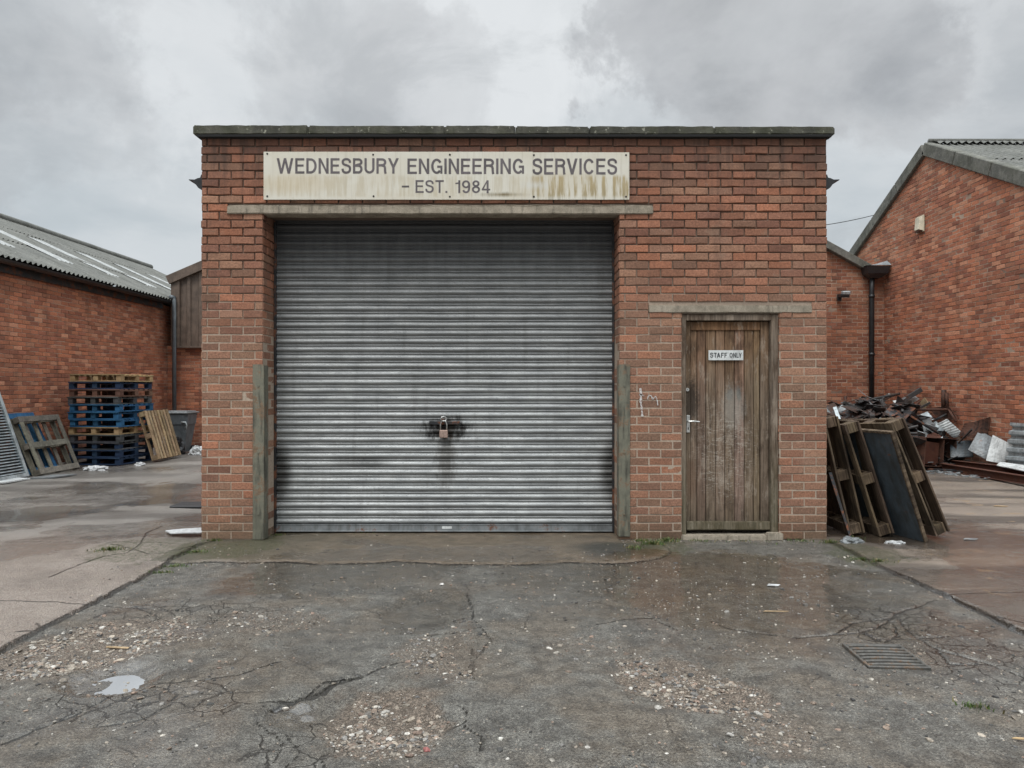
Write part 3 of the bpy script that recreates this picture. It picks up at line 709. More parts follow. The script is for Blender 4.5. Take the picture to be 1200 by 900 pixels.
mb = MB(); pr = [Vector((.09*math.cos(t), 0, .07*math.sin(t))) for t in [math.pi+k*math.pi/8 for k in range(9)]]+[Vector((.075*math.cos(t), 0, .055*math.sin(t))) for t in [2*math.pi-k*math.pi/8 for k in range(9)]]
mb.extrude(pr, (-8.70, 7.5, 3.68), (-8.70, 18.8, 3.68)); mb.build('gutter', M['black'], lw, loc=LO)
mb = MB(); mb.box((-8.86, 13.1, 3.57), (.05, 11.3, .16)); mb.build('fascia', M['darksteel'], lw, loc=LO)
mb = MB(); mb.add([(LX, 27.6, 0), (-18.1, 27.6, 0), (-18.1, 27.6, 3.7), (-13.5, 27.6, 5.9), (LX, 27.6, 3.7)], [(0, 1, 2, 3, 4)])
mb.add([(LX, 7.5, 0), (-18.1, 7.5, 0), (-18.1, 7.5, 3.7), (-13.5, 7.5, 5.9), (LX, 7.5, 3.7)], [(0, 1, 2, 3, 4)])
mb.add([(-18.1, 7.5, 0), (-18.1, 27.6, 0), (-18.1, 27.6, 3.7), (-18.1, 7.5, 3.7)], [(0, 1, 2, 3)])
mb.build('end_wall', M['mortar_side'], lw, loc=LO)

# ================================================================== CLAD SHED behind, left
cs = empty('clad_shed', (-6, 19, 0), label='shed with brown corrugated cladding over a red brick base, behind the wheeled bin', cat='building')
CO = -Vector(cs.location)
mb = MB(); brickwork(mb, (-8.85, 19.0, 0), (1, 0, 0), (0, -1, 0), 0, 6.3, 0, 2.56, pal=PAL_S, seed=31, prot=.004, mdepth=lambda z: -.003)
mb.build('wall', [M['brick_side'], M['mortar_side']], cs, loc=CO)
mb = MB(); cx0, cx1 = -8.66, -2.6; lam = .30
x = cx0+.2; zt = lambda x: 4.26+.43*(x-cx0) if x < -5.2 else 4.26+.43*(-5.2-cx0)-.43*(x+5.2)
vs = []; xs = []
while x < cx1:
    for dx, d in ((0, 0), (.16, 0), (.19, -.045), (.27, -.045)): xs.append((x+dx, d))
    x += lam
for (x, d) in xs: vs += [(x, 18.87+d, 2.54), (x, 18.87+d, zt(x)-.1)]
fs = [(2*k, 2*k+2, 2*k+3, 2*k+1) for k in range(len(xs)-1)]
mb.add(vs, fs); mb.build('cladding', M['clad'], cs, loc=CO, fix=False)
mb = MB(); mb.box((cx0+.1, 18.85, 3.38), (.22, .10, 1.72)); mb.build('corner_trim', M['clad'], cs, loc=CO)
mb = MB(); L_ = (-5.2-cx0); a = math.atan(.43)
mb.box((cx0+L_/2-.03, 18.80, (zt(cx0)+zt(-5.2))/2-.02), (L_/math.cos(a)+.1, .12, .22), rot=(0, -a, 0)); mb.box((-5.2+1.3, 18.80, zt(-5.2)-.56-.02), (2.9, .12, .22), rot=(0, a, 0))
mb.build('verge_trim', M['clad'], cs, loc=CO)
mb = MB(); mb.box((-5.6, 18.87, 2.52), (6.1, .16, .04)); mb.build('drip_trim', M['clad'], cs, loc=CO)
mb = MB(); mb.add([(cx0-.1, 18.76, zt(cx0)+.02), (-5.2, 18.76, zt(-5.2)+.10), (-5.2, 26, zt(-5.2)+.10), (cx0-.1, 26, zt(cx0)+.02), (-2.4, 18.76, zt(-2.4)+.08), (-2.4, 26, zt(-2.4)+.08)], [(0, 1, 2, 3), (1, 4, 5, 2)])
mb.build('roof', M['clad'], cs, loc=CO, fix=False)
mb = MB(); mb.add([(cx0, 19, 2.5), (cx0, 26, 2.5), (cx0, 26, zt(cx0)), (cx0, 19, zt(cx0))], [(0, 1, 2, 3)]); mb.build('side_panel', M['clad'], cs, loc=CO)
mb = MB(); mb.tube([(-8.58, 18.78, 3.78), (-8.56, 18.74, 3.70), (-8.55, 18.74, 0)], .05, 12); mb.tube([(-8.68, 18.78, 3.80), (-8.56, 18.76, 3.76)], .055); mb.build('downpipe', M['bin'], cs, True, loc=CO)

# ================================================================== RIGHT GABLE BUILDING
RX = 8.4; AY, AZ, SLP = 15.0, 6.24, .49; HS = 5.2
gb = empty('gabled_factory', (RX, AY, 0), label='red brick building on the right with a pitched gable and grey verge', cat='building')
GO = -Vector(gb.location)
mb = MB(); brickwork(mb, (RX, AY-HS, 0), (0, 1, 0), (-1, 0, 0), 0, 2*HS, 0, AZ+.02, top=lambda u: AZ-SLP*abs(u-HS)+.06, pal=PAL_S, seed=41, prot=.004, mdepth=lambda z: -.003)
mb.build('wall', [M['brick_side'], M['mortar_side']], gb, loc=GO)
a = math.atan(SLP)
for s in (-1, 1):
    for k in range(5):
        mb = MB(); l = (HS+.1)/math.cos(a)/5; t = (k+.5)*l
        M3 = Matrix.Rotation(-s*a, 3, 'X')
        c = Vector((RX+.02, AY+s*math.cos(a)*t, AZ+.09-math.sin(a)*t))
        mb.box(c, (.20, l-.012, .25), rot=M3, bev=.015); mb.build('verge_slab', M['verge'], gb, loc=GO)
mb = MB()
corr(mb, (RX+.1, AY-HS-.2, AZ+.20-SLP*(HS+.2)), (RX+9, AY-HS-.2, AZ+.20-SLP*(HS+.2)), (0, HS+.2, SLP*(HS+.2)), (0, -SLP, 1), lam=.146, rows=3, seed=8)
corr(mb, (RX+.1, AY+HS+.2, AZ+.20-SLP*(HS+.2)), (RX+9, AY+HS+.2, AZ+.20-SLP*(HS+.2)), (0, -HS-.2, SLP*(HS+.2)), (0, SLP, 1), lam=.146, rows=3, seed=9)
mb.build('roof', M['roof'], gb, True, loc=GO, fix=False)
mb = MB(); corr(mb, (RX+.08, AY-.22, AZ+.145), (RX+9, AY-.22, AZ+.145), (0, .22, .105), (0, -SLP, 1), lam=.146, amp=.02, rows=1)
mb.tube([(RX+.05, AY, AZ+.245), (RX+9, AY, AZ+.245)], .05); mb.build('ridge_cap', M['roof'], gb, True, loc=GO)
mb = MB(); zz = AZ-SLP*HS
mb.add([(RX, AY-HS, 0), (RX+9, AY-HS, 0), (RX+9, AY-HS, zz), (RX, AY-HS, zz)], [(0, 1, 2, 3)]); mb.build('side_wall', M['mortar_side'], gb, loc=GO); mb = MB(); mb.add([(RX, AY+HS, 0), (RX+9, AY+HS, 0), (RX+9, AY+HS, zz), (RX, AY+HS, zz)], [(0, 1, 2, 3)])
mb.build('side_wall', M['mortar_side'], gb, loc=GO)
# low annexe with sloping coping between
ax = empty('brick_annexe', (7, 16.7, 0), label='low brick annexe with a sloping coping and black downpipe beside the gable wall', cat='building')
AO = -Vector(ax.location); sl = .55
tz = lambda x: (4.62-sl*(x-7.09)) if x > 4.6 else (4.62+sl*2.49-sl*(4.6-x))
mb = MB(); brickwork(mb, (2.2, 16.7, 0), (1, 0, 0), (0, -1, 0), 0, RX-2.2+.03, 0, 6.1, top=lambda u: tz(u+2.2)+.03 if u+2.2 < 8.1 else 4.1, pal=PAL_S, seed=51, prot=.004, mdepth=lambda z: -.003)
mb.build('wall', [brick_mat('annexe_brick', (.82, .78, .76)), M['mortar_side']], ax, loc=AO)
a = math.atan(sl)
for s, xa, xb in ((1, 4.6, 8.0), (-1, 2.2, 4.6)):
    mb = MB(); l = (xb-xa)/math.cos(a); mb.box(((xa+xb)/2, 16.68, (tz(xa)+tz(xb))/2+.06), (l+.03, .26, .16), rot=(0, s*a, 0), bev=.01); mb.build('coping', M['verge'], ax, loc=AO)
mb = MB(); 
mb.add([(4.6, 16.9, tz(4.6)-.05), (RX-.02, 16.9, tz(RX-.02)-.05), (RX-.02, 24, tz(RX-.02)-.05), (4.6, 24, tz(4.6)-.05), (2.2, 16.9, tz(2.2)-.05), (2.2, 24, tz(2.2)-.05)], [(0, 1, 2, 3), (0, 4, 5, 3)])
mb.build('roof', M['roof'], ax, loc=AO, fix=False)
hp = P(1026, 318, 16.5)
mb = MB(); w = .26
vs = [(hp.x-w, 16.35, hp.z+.10), (hp.x+w, 16.35, hp.z+.10), (hp.x+w, 16.66, hp.z+.10), (hp.x-w, 16.66, hp.z+.10),
      (hp.x-w*.85, 16.38, hp.z-.06), (hp.x+w*.85, 16.38, hp.z-.06), (hp.x+w*.85, 16.66, hp.z-.06), (hp.x-w*.85, 16.66, hp.z-.06),
      (hp.x-w*.4, 16.45, hp.z-.15), (hp.x+w*.4, 16.45, hp.z-.15), (hp.x+w*.4, 16.64, hp.z-.15), (hp.x-w*.4, 16.64, hp.z-.15)]
fs = []
for q in (0, 4): fs += [(q+k, q+(k+1) % 4, q+4+(k+1) % 4, q+4+k) for k in range(4)]
fs += [(8, 9, 10, 11)]
mb.add(vs, fs); mb.build('hopper', M['black'], ax, loc=AO)
mb = MB(); vs = [(hp.x-w*1.0, 16.34, hp.z+.11), (hp.x+w*1.05, 16.34, hp.z+.12), (hp.x+w*1.0, 16.5, hp.z+.24), (hp.x+w*.2, 16.6, hp.z+.18), (hp.x-w*.9, 16.66, hp.z+.14)]
mb.add(vs, [(0, 1, 2, 3, 4)]); mb.build('lead_flashing', M['greysheet'], ax, loc=AO)
mb = MB(); px_ = P(1022, 320, 16.55).x; mb.tube([(px_, 16.55, hp.z-.1), (px_, 16.57, 3.6), (px_, 16.57, 0)], .055, 12)
for z in (3.5, 2.2, 1.0): mb.tube([(px_, 16.57, z), (px_, 16.57, z+.07)], .066, 12)
mb.build('downpipe', M['black'], ax, True, loc=AO)
# security light
q = P(987, 346, 16.6); sl_ = empty('security_light', (q.x, 16.66, q.z), label='small bulkhead security light on the annexe wall', cat='lamp')
mb = MB(); mb.box((-.05, -.02, -.05), (.09, .05, .14)); mb.tube([(-.05, -.03, 0), (0, -.14, .02)], .03); mb.box((.0, -.14, -.02), (.2, .14, .06), rot=(.3, 0, 0)); mb.build('lamp_housing', M['black'], sl_)
mb = MB(); mb.box((.03, -.17, .04), (.18, .12, .08), rot=(.2, 0, 0), bev=.015); mb.build('lens', M['galv'], sl_)
# alarm box
ab = empty('alarm_box', (RX-.012, 15.15, 4.67), label='cream alarm bell box high on the brick gable', cat='alarm box')
mb = MB(); rough_box(mb, (-.02, -.11, 0), (0, .17, .34), 2, .001, 1); mb.build('back_plate', M['cream'], ab)
mb = MB(); mb.add([(-.02, -.10, .02), (-.02, .12, .02), (-.02, .12, .32), (-.02, -.10, .32), (-.10, -.07, .05), (-.10, .09, .05), (-.08, .09, .30), (-.08, -.07, .30)], [(0, 1, 2, 3), (4, 5, 6, 7), (0, 1, 5, 4), (1, 2, 6, 5), (2, 3, 7, 6), (3, 0, 4, 7)])
mb.build('bell_cover', M['cream'], ab)
mb = MB(); mb.box((-.06, .01, .015), (.07, .15, .03)); mb.build('strobe', M['rust'], ab)
# overhead cable
A, B = P(955, 265.5, 22), P(1040, 248, 24)
mb = MB(); mb.tube([A.lerp(B, t/24)+Vector((0, 0, -.04*math.sin(math.pi*t/24))) for t in range(25)], .011, 6)
tag(mb.build('overhead_cable', M['hole'], None, True), 'thin black cable crossing the sky between the workshop and the gable', 'cable')

# ================================================================== PALLETS
_pc = {}
def pallet(loc, rot, mat, label, group, size=(1.0, 1.2), planks=7, matb=None, blockmat=None):
    """lying pallet, boards along X, centre at origin, base at z=0; every thing with decks and nine blocks"""
    t = empty('pallet', loc, rot, label=label, cat='pallet', group=group)
    sx_, sy_ = size; key = (mat.name, size, planks, (blockmat or mat).name)
    if key not in _pc:
        rng = random.Random(len(_pc)+3); d = {}
        def vc(): k = rng.uniform(.7, 1.2); return (k, k*rng.uniform(.95, 1.03), k*rng.uniform(.92, 1.05), 1)
        mb = MB()
        for k in range(planks):
            y = -sy_/2+.05+(sy_-.10)*k/(planks-1); wd = .14 if k in (0, planks-1) else .098
            mb.box((rng.uniform(-.004, .004), y+rng.uniform(-.004, .004), .134+rng.uniform(-.001, .001)), (sx_, wd*(.72 if planks > 7 else 1), .02), rot=(0, 0, rng.uniform(-.006, .006)), col=vc(), bev=.003)
        for x in (-sx_/2+.05, 0, sx_/2-.05): mb.box((x, 0, .112), (.10, sy_-.002, .020), col=vc(), bev=.003)
        d['top_deck'] = mb
        mb = MB()
        for x in (-sx_/2+.05, 0, sx_/2-.05): mb.box((x, 0, .011), (.10, sy_, .022), col=vc(), bev=.003)
        for y in (-sy_/2+.05, sy_/2-.05): mb.box((0, y, .0115), (sx_-.2, .098, .020), col=vc(), bev=.003)
        d['bottom_deck'] = mb
        out = {}
        for k, m_ in d.items():
            o = m_.build(k, mat); out[k] = o.data; bpy.data.objects.remove(o)
        bl = []
        for x in (-sx_/2+.05, 0, sx_/2-.05):
            for y in (-sy_/2+.06, 0, sy_/2-.06):
                mb = MB(); mb.box((0, 0, 0), (.098, .12, .078), col=vc(), bev=.004); o = mb.build('block', blockmat or mat); bl.append((o.data, (x, y, .062))); bpy.data.objects.remove(o)
        out['block'] = bl; _pc[key] = out
    c = _pc[key]
    for k in ('top_deck', 'bottom_deck'): link(k, c[k], None, t)
    for me, p in c['block']:
        o = link('block', me, None, t); o.location = p
    return t
# the stack
layers = [('wood_blue2', 'lowest'), ('wood_blue2', 'second from the bottom, navy blue,'), ('wood_grey2', 'third from the bottom, dark grey,'), ('wood_grey2', 'fourth from the bottom, dark grey,'),
          ('wood_nat', ''), ('wood_blue', ''), ('wood_blue', ''), ('wood_blue', ''), ('wood_grey2', ''), ('wood_red', ''), ('wood_blue2', ''), ('wood_nat', '')]
lab = ['navy blue pallet at the very bottom of the tall stack', 'navy blue pallet, second from the bottom of the tall stack', 'dark grey pallet, third from the bottom of the tall stack',
       'dark grey pallet directly below the bare wood pallet mid stack', 'bare yellow wood pallet in the middle of the tall stack', 'bright blue pallet directly on the mid-stack bare wood pallet',
       'bright blue pallet, middle of the three bright blue ones in the stack', 'uppermost of the three bright blue pallets in the tall stack', 'grey pallet between the bright blue and reddish pallets of the stack',
       'faded reddish pallet high in the tall stack', 'dark blue pallet just under the topmost pallet of the stack', 'clean yellow wood pallet on top of the tall stack']
rng = random.Random(77)
for k, (mm, _) in enumerate(layers):
    pallet((-7.90+rng.uniform(-.02, .02)+.0, 14.62+rng.uniform(-.02, .02), .012+k*.1445), (0, 0, R(-5)+rng.uniform(-.02, .02)), M[mm], lab[k], 'pallets in the tall stack by the left wall', size=(1.02, 1.1),
           blockmat=M[{'wood_grey2': 'wood_blue2'}.get(mm, mm)] if k in (2,) else None)
def lean(foot, top, yc, mat, label, group, size=(1.0, 1.2), flip=False, planks=7, along=0, blockmat=None):
    """pallet standing on edge: foot/top = (X,Z) of the back line; boards run along Y or up"""
    f, t = Vector((foot[0], 0, foot[1])), Vector((top[0], 0, top[1])); d = (t-f).normalized()
    # local X -> up the lean (d) ; local Y -> world Y ; local Z -> normal
    upv = d; yv = Vector((0, math.cos(along), 0))+Vector((math.sin(along), 0, 0))
    nv = upv.cross(yv).normalized()
    if flip: yv = -yv; nv = upv.cross(yv).normalized()
    yv = nv.cross(upv)
    Mx = Matrix((upv, yv, nv)).transposed()
    c = f+d*size[0]/2; c.y = yc
    o = pallet(c, (0, 0, 0), mat, label, group, size, planks, blockmat=blockmat); o.rotation_euler = Mx.to_euler(); return o
gl = 'pallets leaning against the left brick wall'
lean((-8.24, .03), (-8.72, 1.03), 12.60, M['wood_blue2'], 'navy blue pallet leaning directly on the left brick wall', gl, (1.12, 1.05), planks=5)
lean((-8.07, .03), (-8.53, 1.02), 12.70, M['wood_blue'], 'blue pallet sandwiched between the two others leaning on the left wall', gl, (1.12, 1.0), planks=5)
lean((-7.90, .03), (-8.30, 1.0), 12.98, M['wood_grey'], 'weathered grey pallet leaning outermost against the left wall', gl, (1.05, 1.12), flip=False, planks=5)
lean((-7.13, .03), (-7.42, 1.0), 15.15, M['wood_tan'], 'pale slatted pallet leaning against the right side of the tall stack', 'loose pallets', (1.0, 1.0), flip=True, planks=8)
# louvred steel panel at far left
pn = empty('louvred_panel', (-7.99, 11.55, .02), label='grey louvred metal panel leaning on the left wall at the frame edge', cat='panel')
mb = MB(); W_, H_ = 1.35, 2.3
for s in (-1, 1): mb.box((0, s*(W_/2-.03), H_/2), (.05, .06, H_))
for z in (.03, H_-.03): mb.box((0, 0, z), (.048, W_-.122, .06))
mb.build('frame', M['galv'], pn)
mb = MB()
for k in range(44): mb.box((-.005, 0, .09+k*.0495), (.045, W_-.125, .006), rot=(0, R(38), 0), bev=.001)
mb.build('louvres', M['galv'], pn)
mb = MB(); mb.box((-.03, 0, H_/2), (.01, W_-.13, H_-.13)); mb.build('backing', M['darksteel'], pn)
pn.rotation_euler = (0, R(-19.5), 0)
def board(name, pts, th, mat, label, cat, group=None, seg=6, bend=.005, ribs=0, ramp=.0, parent=None):
    """sheet through 4 corner points (a,b,c,d), thickness th, slight warp, optional ribs along a->b direction"""
    a, b, c, d = [Vector(p) for p in pts]; nrm = (b-a).cross(d-a).normalized(); n = seg if not ribs else ribs*6
    cen = (a+b+c+d)/4; vs = []; m = seg
    for i in range(n+1):
        u = i/n
        for k in range(m+1):
            v = k/m; p = a.lerp(d, u).lerp(b.lerp(c, u), v)-cen
            w = bend*mnoise.noise((p+cen)*2.5)
            if ribs:
                ph = (u*ribs) % 1; w += ramp*(0 if ph < .35 else (1 if .5 < ph < .85 else ((ph-.35)/.15 if ph <= .5 else (1-ph)/.15)))
            vs.append(p+nrm*w)
    N_ = len(vs); fs = [(i*(m+1)+k, i*(m+1)+k+1, (i+1)*(m+1)+k+1, (i+1)*(m+1)+k) for i in range(n) for k in range(m)]
    mb = MB(); mb.add(vs+[v-nrm*th for v in vs], fs+[tuple(N_+q for q in reversed(f)) for f in fs]
        +[(i*(m+1), (i+1)*(m+1), N_+(i+1)*(m+1), N_+i*(m+1)) for i in range(n)]+[(i*(m+1)+m, N_+i*(m+1)+m, N_+(i+1)*(m+1)+m, (i+1)*(m+1)+m) for i in range(n)]
        +[(k, N_+k, N_+k+1, k+1) for k in range(m)]+[(n*(m+1)+k, n*(m+1)+k+1, N_+n*(m+1)+k+1, N_+n*(m+1)+k) for k in range(m)])
    o = mb.build(name, mat, parent); o.location = cen
    return tag(o, label, cat, group) if label else o
board('board', [(-8.3, 11.4, .03), (-7.75, 11.3, .04), (-7.75, 11.9, .035), (-8.2, 12.0, .03)], .02, M['white_sheet'], 'flat pale offcut on the ground below the louvred panel', 'offcut')
board('board', [(-7.85, 11.95, .02), (-7.45, 12.05, .03), (-7.35, 12.5, .03), (-7.75, 12.5, .02)], .02, M['greysheet'], 'flat grey offcut lying beside the foot of the louvred panel', 'offcut')

# ---- leaning things at the right of the workshop
gr_ = 'old pallets on edge against the right side of the workshop'
lean((3.35, .02), (3.11, 1.05), 7.73, M['wood_old'], 'dark old pallet on edge, nearest the workshop side wall', gr_, (1.18, .80), flip=True)
lean((3.60, .02), (3.27, 1.05), 7.63, M['wood_old'], 'dark old pallet on edge, between the first pallet and the slate panel', gr_, (1.15, .78), flip=True)
lean((4.03, .02), (3.615, 1.05), 7.56, M['wood_old'], 'dark old pallet on edge, outermost, beyond the slate blue panel', gr_, (1.18, .86), flip=True, along=-.17)
sp = empty('slate_panel', (3.90, 6.98, .02), label='flat slate blue panel leaning between two old pallets by the workshop', cat='panel')
mb = MB(); rough_box(mb, (0, 0, 0), (.024, .85, 1.12), 8, .002, 3, 3, .003); mb.build('sheet', M['bluepanel'], sp)
mb = MB()
for y, z, w, h in ((.425, 1.11, .87, .025), (.0, .56, .022, 1.12), (.85, .56, .022, 1.12)): mb.box((.010, y, z), (.036, w, h), bev=.003)
mb.build('edge_trim', M['wood_old'], sp); sp.rotation_euler = (0, R(-20.5), R(15))
board('strip', [P(976, 479, 8.6), P(980, 478, 8.6), P(989, 503, 8.3), P(985, 504, 8.3)], .02, M['galv'], 'bright aluminium strip standing behind the old pallets', 'strip', bend=.002)
board('strip', [(3.10, 7.25, .65), (3.13, 7.25, .65), (3.27, 7.1, .0), (3.25, 7.1, .0)], .008, M['darksteel'], 'thin bent metal strip propped at the workshop corner', 'strip', bend=.004)
def crumple(name, c, r, mat, label, cat, flat=.5, seed=0, kind=None):
    bm = bmesh.new(); bmesh.ops.create_icosphere(bm, subdivisions=4, radius=1)
    for v in bm.verts:
        d = v.co.normalized(); k = 1+.45*mnoise.noise(d*2.2+Vector((seed*7, 0, 0)))+.28*abs(mnoise.noise(d*6+Vector((0, seed*5, 0))))
        v.co = Vector((d.x*r[0]*k, d.y*r[1]*k, max(-r[2]*.35, d.z*r[2]*k)))
    me = bpy.data.meshes.new(name); bm.to_mesh(me); bm.free(); o = link(name, me, mat); o.location = (c[0], c[1], c[2]+r[2]*.34)
    return tag(o, label, cat, kind=kind)
crumple('plastic_wrap', (3.22, 7.02, 0), (.09, .07, .045), M['greysheet'], 'crumpled grey plastic at the foot of the old pallets', 'litter', seed=1)
crumple('plastic_wrap', (3.62, 6.98, 0), (.09, .05, .025), M['litter'], 'scrap of pale plastic in front of the old pallets', 'litter', seed=2)
g = G(112, 551); crumple('plastic_wrap', (g[0], g[1], 0), (.20, .12, .055), M['litter'], 'tangle of white plastic wrap before the tall pallet stack', 'litter', seed=3)
g = G(164, 546); crumple('plastic_wrap', (g[0], g[1], 0), (.08, .08, .05), M['litter'], 'small white scrap between the stack and the leaning pallet', 'litter', seed=4)
crumple('rubbish_bag', (-7.52, 16.4, 0), (.22, .16, .30), M['bag'], 'black rubbish bag slumped against the wheeled bin', 'bag', seed=5)
g = G(234, 533); crumple('rubbish_bag', (g[0]-.05, g[1], 0), (.16, .12, .14), M['litter'], 'white carrier bag on the ground right of the bin', 'bag', seed=6)
a, b, c, d = G(194, 627), G(236, 624), G(240, 629), G(200, 630.5)
board('board', [(a[0], a[1], .035), (b[0], b[1], .04), (c[0], c[1], .04), (d[0], d[1], .035)], .010, M['litter'], 'white plastic board lying by the left corner of the workshop', 'board', bend=.012)
# wheelie bin
bn = empty('wheeled_bin', (-7.55, 16.75, 0), label='grey plastic wheeled bin standing in the left corner by the downpipe', cat='bin')
mb = MB(); rr = [(.0, .20, .17), (.12, .22, .19), (.62, .285, .27), (.63, .30, .285), (.84, .315, .30), (.86, .33, .315)]
vs = []
for z, a, b in rr:
    for t in [(1, .8), (.8, 1), (-.8, 1), (-1, .8), (-1, -.8), (-.8, -1), (.8, -1), (1, -.8)]: vs.append((t[0]*a, t[1]*b, z+.04))
fs = [(i*8+k, i*8+(k+1) % 8, i*8+8+(k+1) % 8, i*8+8+k) for i in range(len(rr)-1) for k in range(8)]+[tuple(range(8))]
mb.add(vs, fs); mb.build('bin_body', M['bin'], bn)
mb = MB(); mb.box((0, 0, .925), (.68, .65, .035), bev=.012); mb.box((0, .02, .95), (.56, .5, .03), bev=.012); mb.build('lid', M['greysheet'], bn)
mb = MB(); mb.tube([(.29, -.31, .55), (.33, -.33, .65), (.30, -.31, .72), (.2, -.32, .72)], .018); mb.build('handle', M['galv'], bn, True)
for s in (-1, 1): mb = MB(); mb.tube([(s*.22, .2, .09), (s*.27, .2, .09)], .09, 16); mb.build('wheel', M['bag'], bn)

# ================================================================== SCRAP HEAP
def pc(px, py, Y): return P(px, py, min(Y, 16.5, 8.28*F/(px-CX)))
rng = random.Random(99)
mb = MB()
def heap_h(x, y):
    cx, cy = 7.35, 15.0
    return max(.05, 1.25*math.exp(-(((x-cx)/1.15)**2+((y-cy)/1.35)**2)**1.5))
for k in range(900):
    x = min(8.2, max(6.0, rng.gauss(7.35, .65))); y = min(16.45, max(13.6, rng.gauss(14.8, .8))); z = rng.uniform(.03, heap_h(x, y))
    if x > 7.5 and y < 14.3: z *= .5
    rot = (rng.uniform(-.5, .5), rng.uniform(-.6, .6), rng.uniform(0, 3.14)); t = rng.random()
    l = rng.uniform(.3, 1.0)*(1.5 if k % 7 == 0 else 1); th_ = .09 if k % 7 == 0 else .045
    M3 = Euler(rot).to_matrix(); ex = [abs((M3@Vector((l/2, 0, 0)))[i]) for i in range(3)]
    x = min(x, 8.3-ex[0]); y = min(y, 16.55-ex[1]); z = max(z, ex[2]*.8+.02)
    if z > heap_h(x, y)+.25: continue
    if t < .35: mb.box((x, y, z), (l, th_, th_), rot=rot, bev=.004)
    elif t < .5: mb.tube([Vector((x, y, z))+M3@Vector((-l/2, 0, 0)), Vector((x, y, z))+M3@Vector((0, .05, .03)), Vector((x, y, z))+M3@Vector((l/2, 0, 0))], rng.uniform(.012, .03), 8)
    else: mb.box((x, y, z), (l*.7, rng.uniform(.15, .4), .008), rot=rot, bev=.001)
sc_ = mb.build('scrap_metal', M['scrapmix'], None); tag(sc_, 'tangled mass of rusty scrap bars and plates', 'scrap metal', kind='stuff')
mb = MB(); rng = random.Random(101)
for k in range(75):
    x = rng.uniform(6.3, 8.15); y = rng.uniform(13.7, 16.0); z = heap_h(x, y)*rng.uniform(.55, 1.0)+.05; l = rng.uniform(.25, .8); wd = l*rng.uniform(.3, .8)
    M3 = Euler((rng.uniform(-.9, .9), rng.uniform(-.9, .9), rng.uniform(0, 3.14))).to_matrix(); kk = rng.uniform(-.35, .35); n_ = 4; vs = []
    for i in range(n_+1):
        for j in range(2): 
            u = i/n_-.5; vs.append(Vector((x, y, max(z, .2)))+M3@Vector((u*l, (j-.5)*wd, kk*l*(u*u*2) if rng.random() < .8 else kk*l*u)))
    v2 = [q-M3@Vector((0, 0, .006)) for q in vs]; m_ = len(vs); fs = []
    for i in range(n_): a_ = i*2; fs += [(a_, a_+1, a_+3, a_+2), (m_+a_, m_+a_+2, m_+a_+3, m_+a_+1), (a_, a_+2, m_+a_+2, m_+a_), (a_+1, m_+a_+1, m_+a_+3, a_+3)]
    fs += [(0, m_, m_+1, 1), (2*n_, 2*n_+1, m_+2*n_+1, m_+2*n_)]
    if all(q.x < 8.34 and q.y < 16.6 for q in vs): mb.add(vs+v2, fs, None, rng.choice([0, 0, 1, 1, 1, 2]))
tag(mb.build('scrap_sheets', [M['galv'], M['greysheet'], M['darksteel']], None), 'bent grey offcuts of sheet metal heaped among the rusty bars', 'scrap metal', kind='stuff')
mb = MB(); rng = random.Random(98)
for k in range(110):
    x = rng.uniform(6.2, 8.1); y = rng.uniform(13.2, 16.2); l = rng.uniform(.04, .2)
    mb.box((x, y, heap_h(x, y)*rng.uniform(.4, 1)+.02), (l, l*rng.uniform(.3, 1), rng.uniform(.005, .03)), rot=(rng.uniform(-1, 1), rng.uniform(-1, 1), rng.uniform(0, 3)), bev=.001)
for k in range(110):
    t = rng.random(); x = 7.0+1.2*t+rng.uniform(-.2, .2); y = 13.35-1.9*t+rng.uniform(-.15, .3); l = rng.uniform(.02, .12)
    mb.box((x, y, .015), (l, l*rng.uniform(.3, 1), rng.uniform(.005, .02)), rot=(rng.uniform(-.3, .3), rng.uniform(-.3, .3), rng.uniform(0, 3)), bev=.001)
tag(mb.build('scrap_fragments', M['greysheet'], None), 'loose small metal offcuts strewn over and before the heap', 'scrap metal', kind='stuff')
def sheet(pts, mat, label, cat='sheet', th=.012, **k): return board('metal_sheet', [pc(*p) for p in pts], th, M[mat], label, cat, **k)
sheet([(1022, 470, 15.2), (1042, 461, 15.2), (1047, 464, 15.6), (1030, 473, 15.6)], 'white_sheet', 'narrow white sheet on the top left of the scrap heap')
sheet([(1046, 470, 15.0), (1058, 468, 15.0), (1060, 476, 14.9), (1050, 477, 14.9)], 'white_sheet', 'small white plate at the crest of the scrap heap')
sheet([(1058, 472, 15.0), (1073, 464, 15.1), (1077, 467, 15.3), (1060, 477, 15.2)], 'white_sheet', 'slanted white strip at the crest of the scrap heap')
sheet([(1078, 471, 15.0), (1084, 466, 15.0), (1088, 472, 15.0), (1084, 482, 15.0)], 'wood_tan', 'small tan triangular board on the right of the heap crest', 'board')
sheet([(1012, 478, 14.9), (1021, 478, 14.9), (1021, 488, 14.9), (1012, 487.5, 14.9)], 'white_sheet', 'square pale plate stuck on the dark drum at the heap', 'plate')
sheet([(1041, 482, 14.6), (1057, 486, 14.5), (1056, 497, 14.3), (1038, 490, 14.4)], 'greysheet', 'bent grey sheet in the middle of the heap, left of the bent hose')
sheet([(1060, 484, 14.5), (1092, 488, 14.4), (1096, 500, 14.2), (1062, 499, 14.3)], 'greysheet', 'wide grey sheet lying under the crossed bars', bend=.08)
sheet([(1098, 497, 14.2), (1110, 491, 14.4), (1131, 510, 14.0), (1117, 513, 13.9)], 'white_sheet', 'white ribbed vent plate slanting down the right of the heap', 'vent plate', ribs=8, ramp=.02)
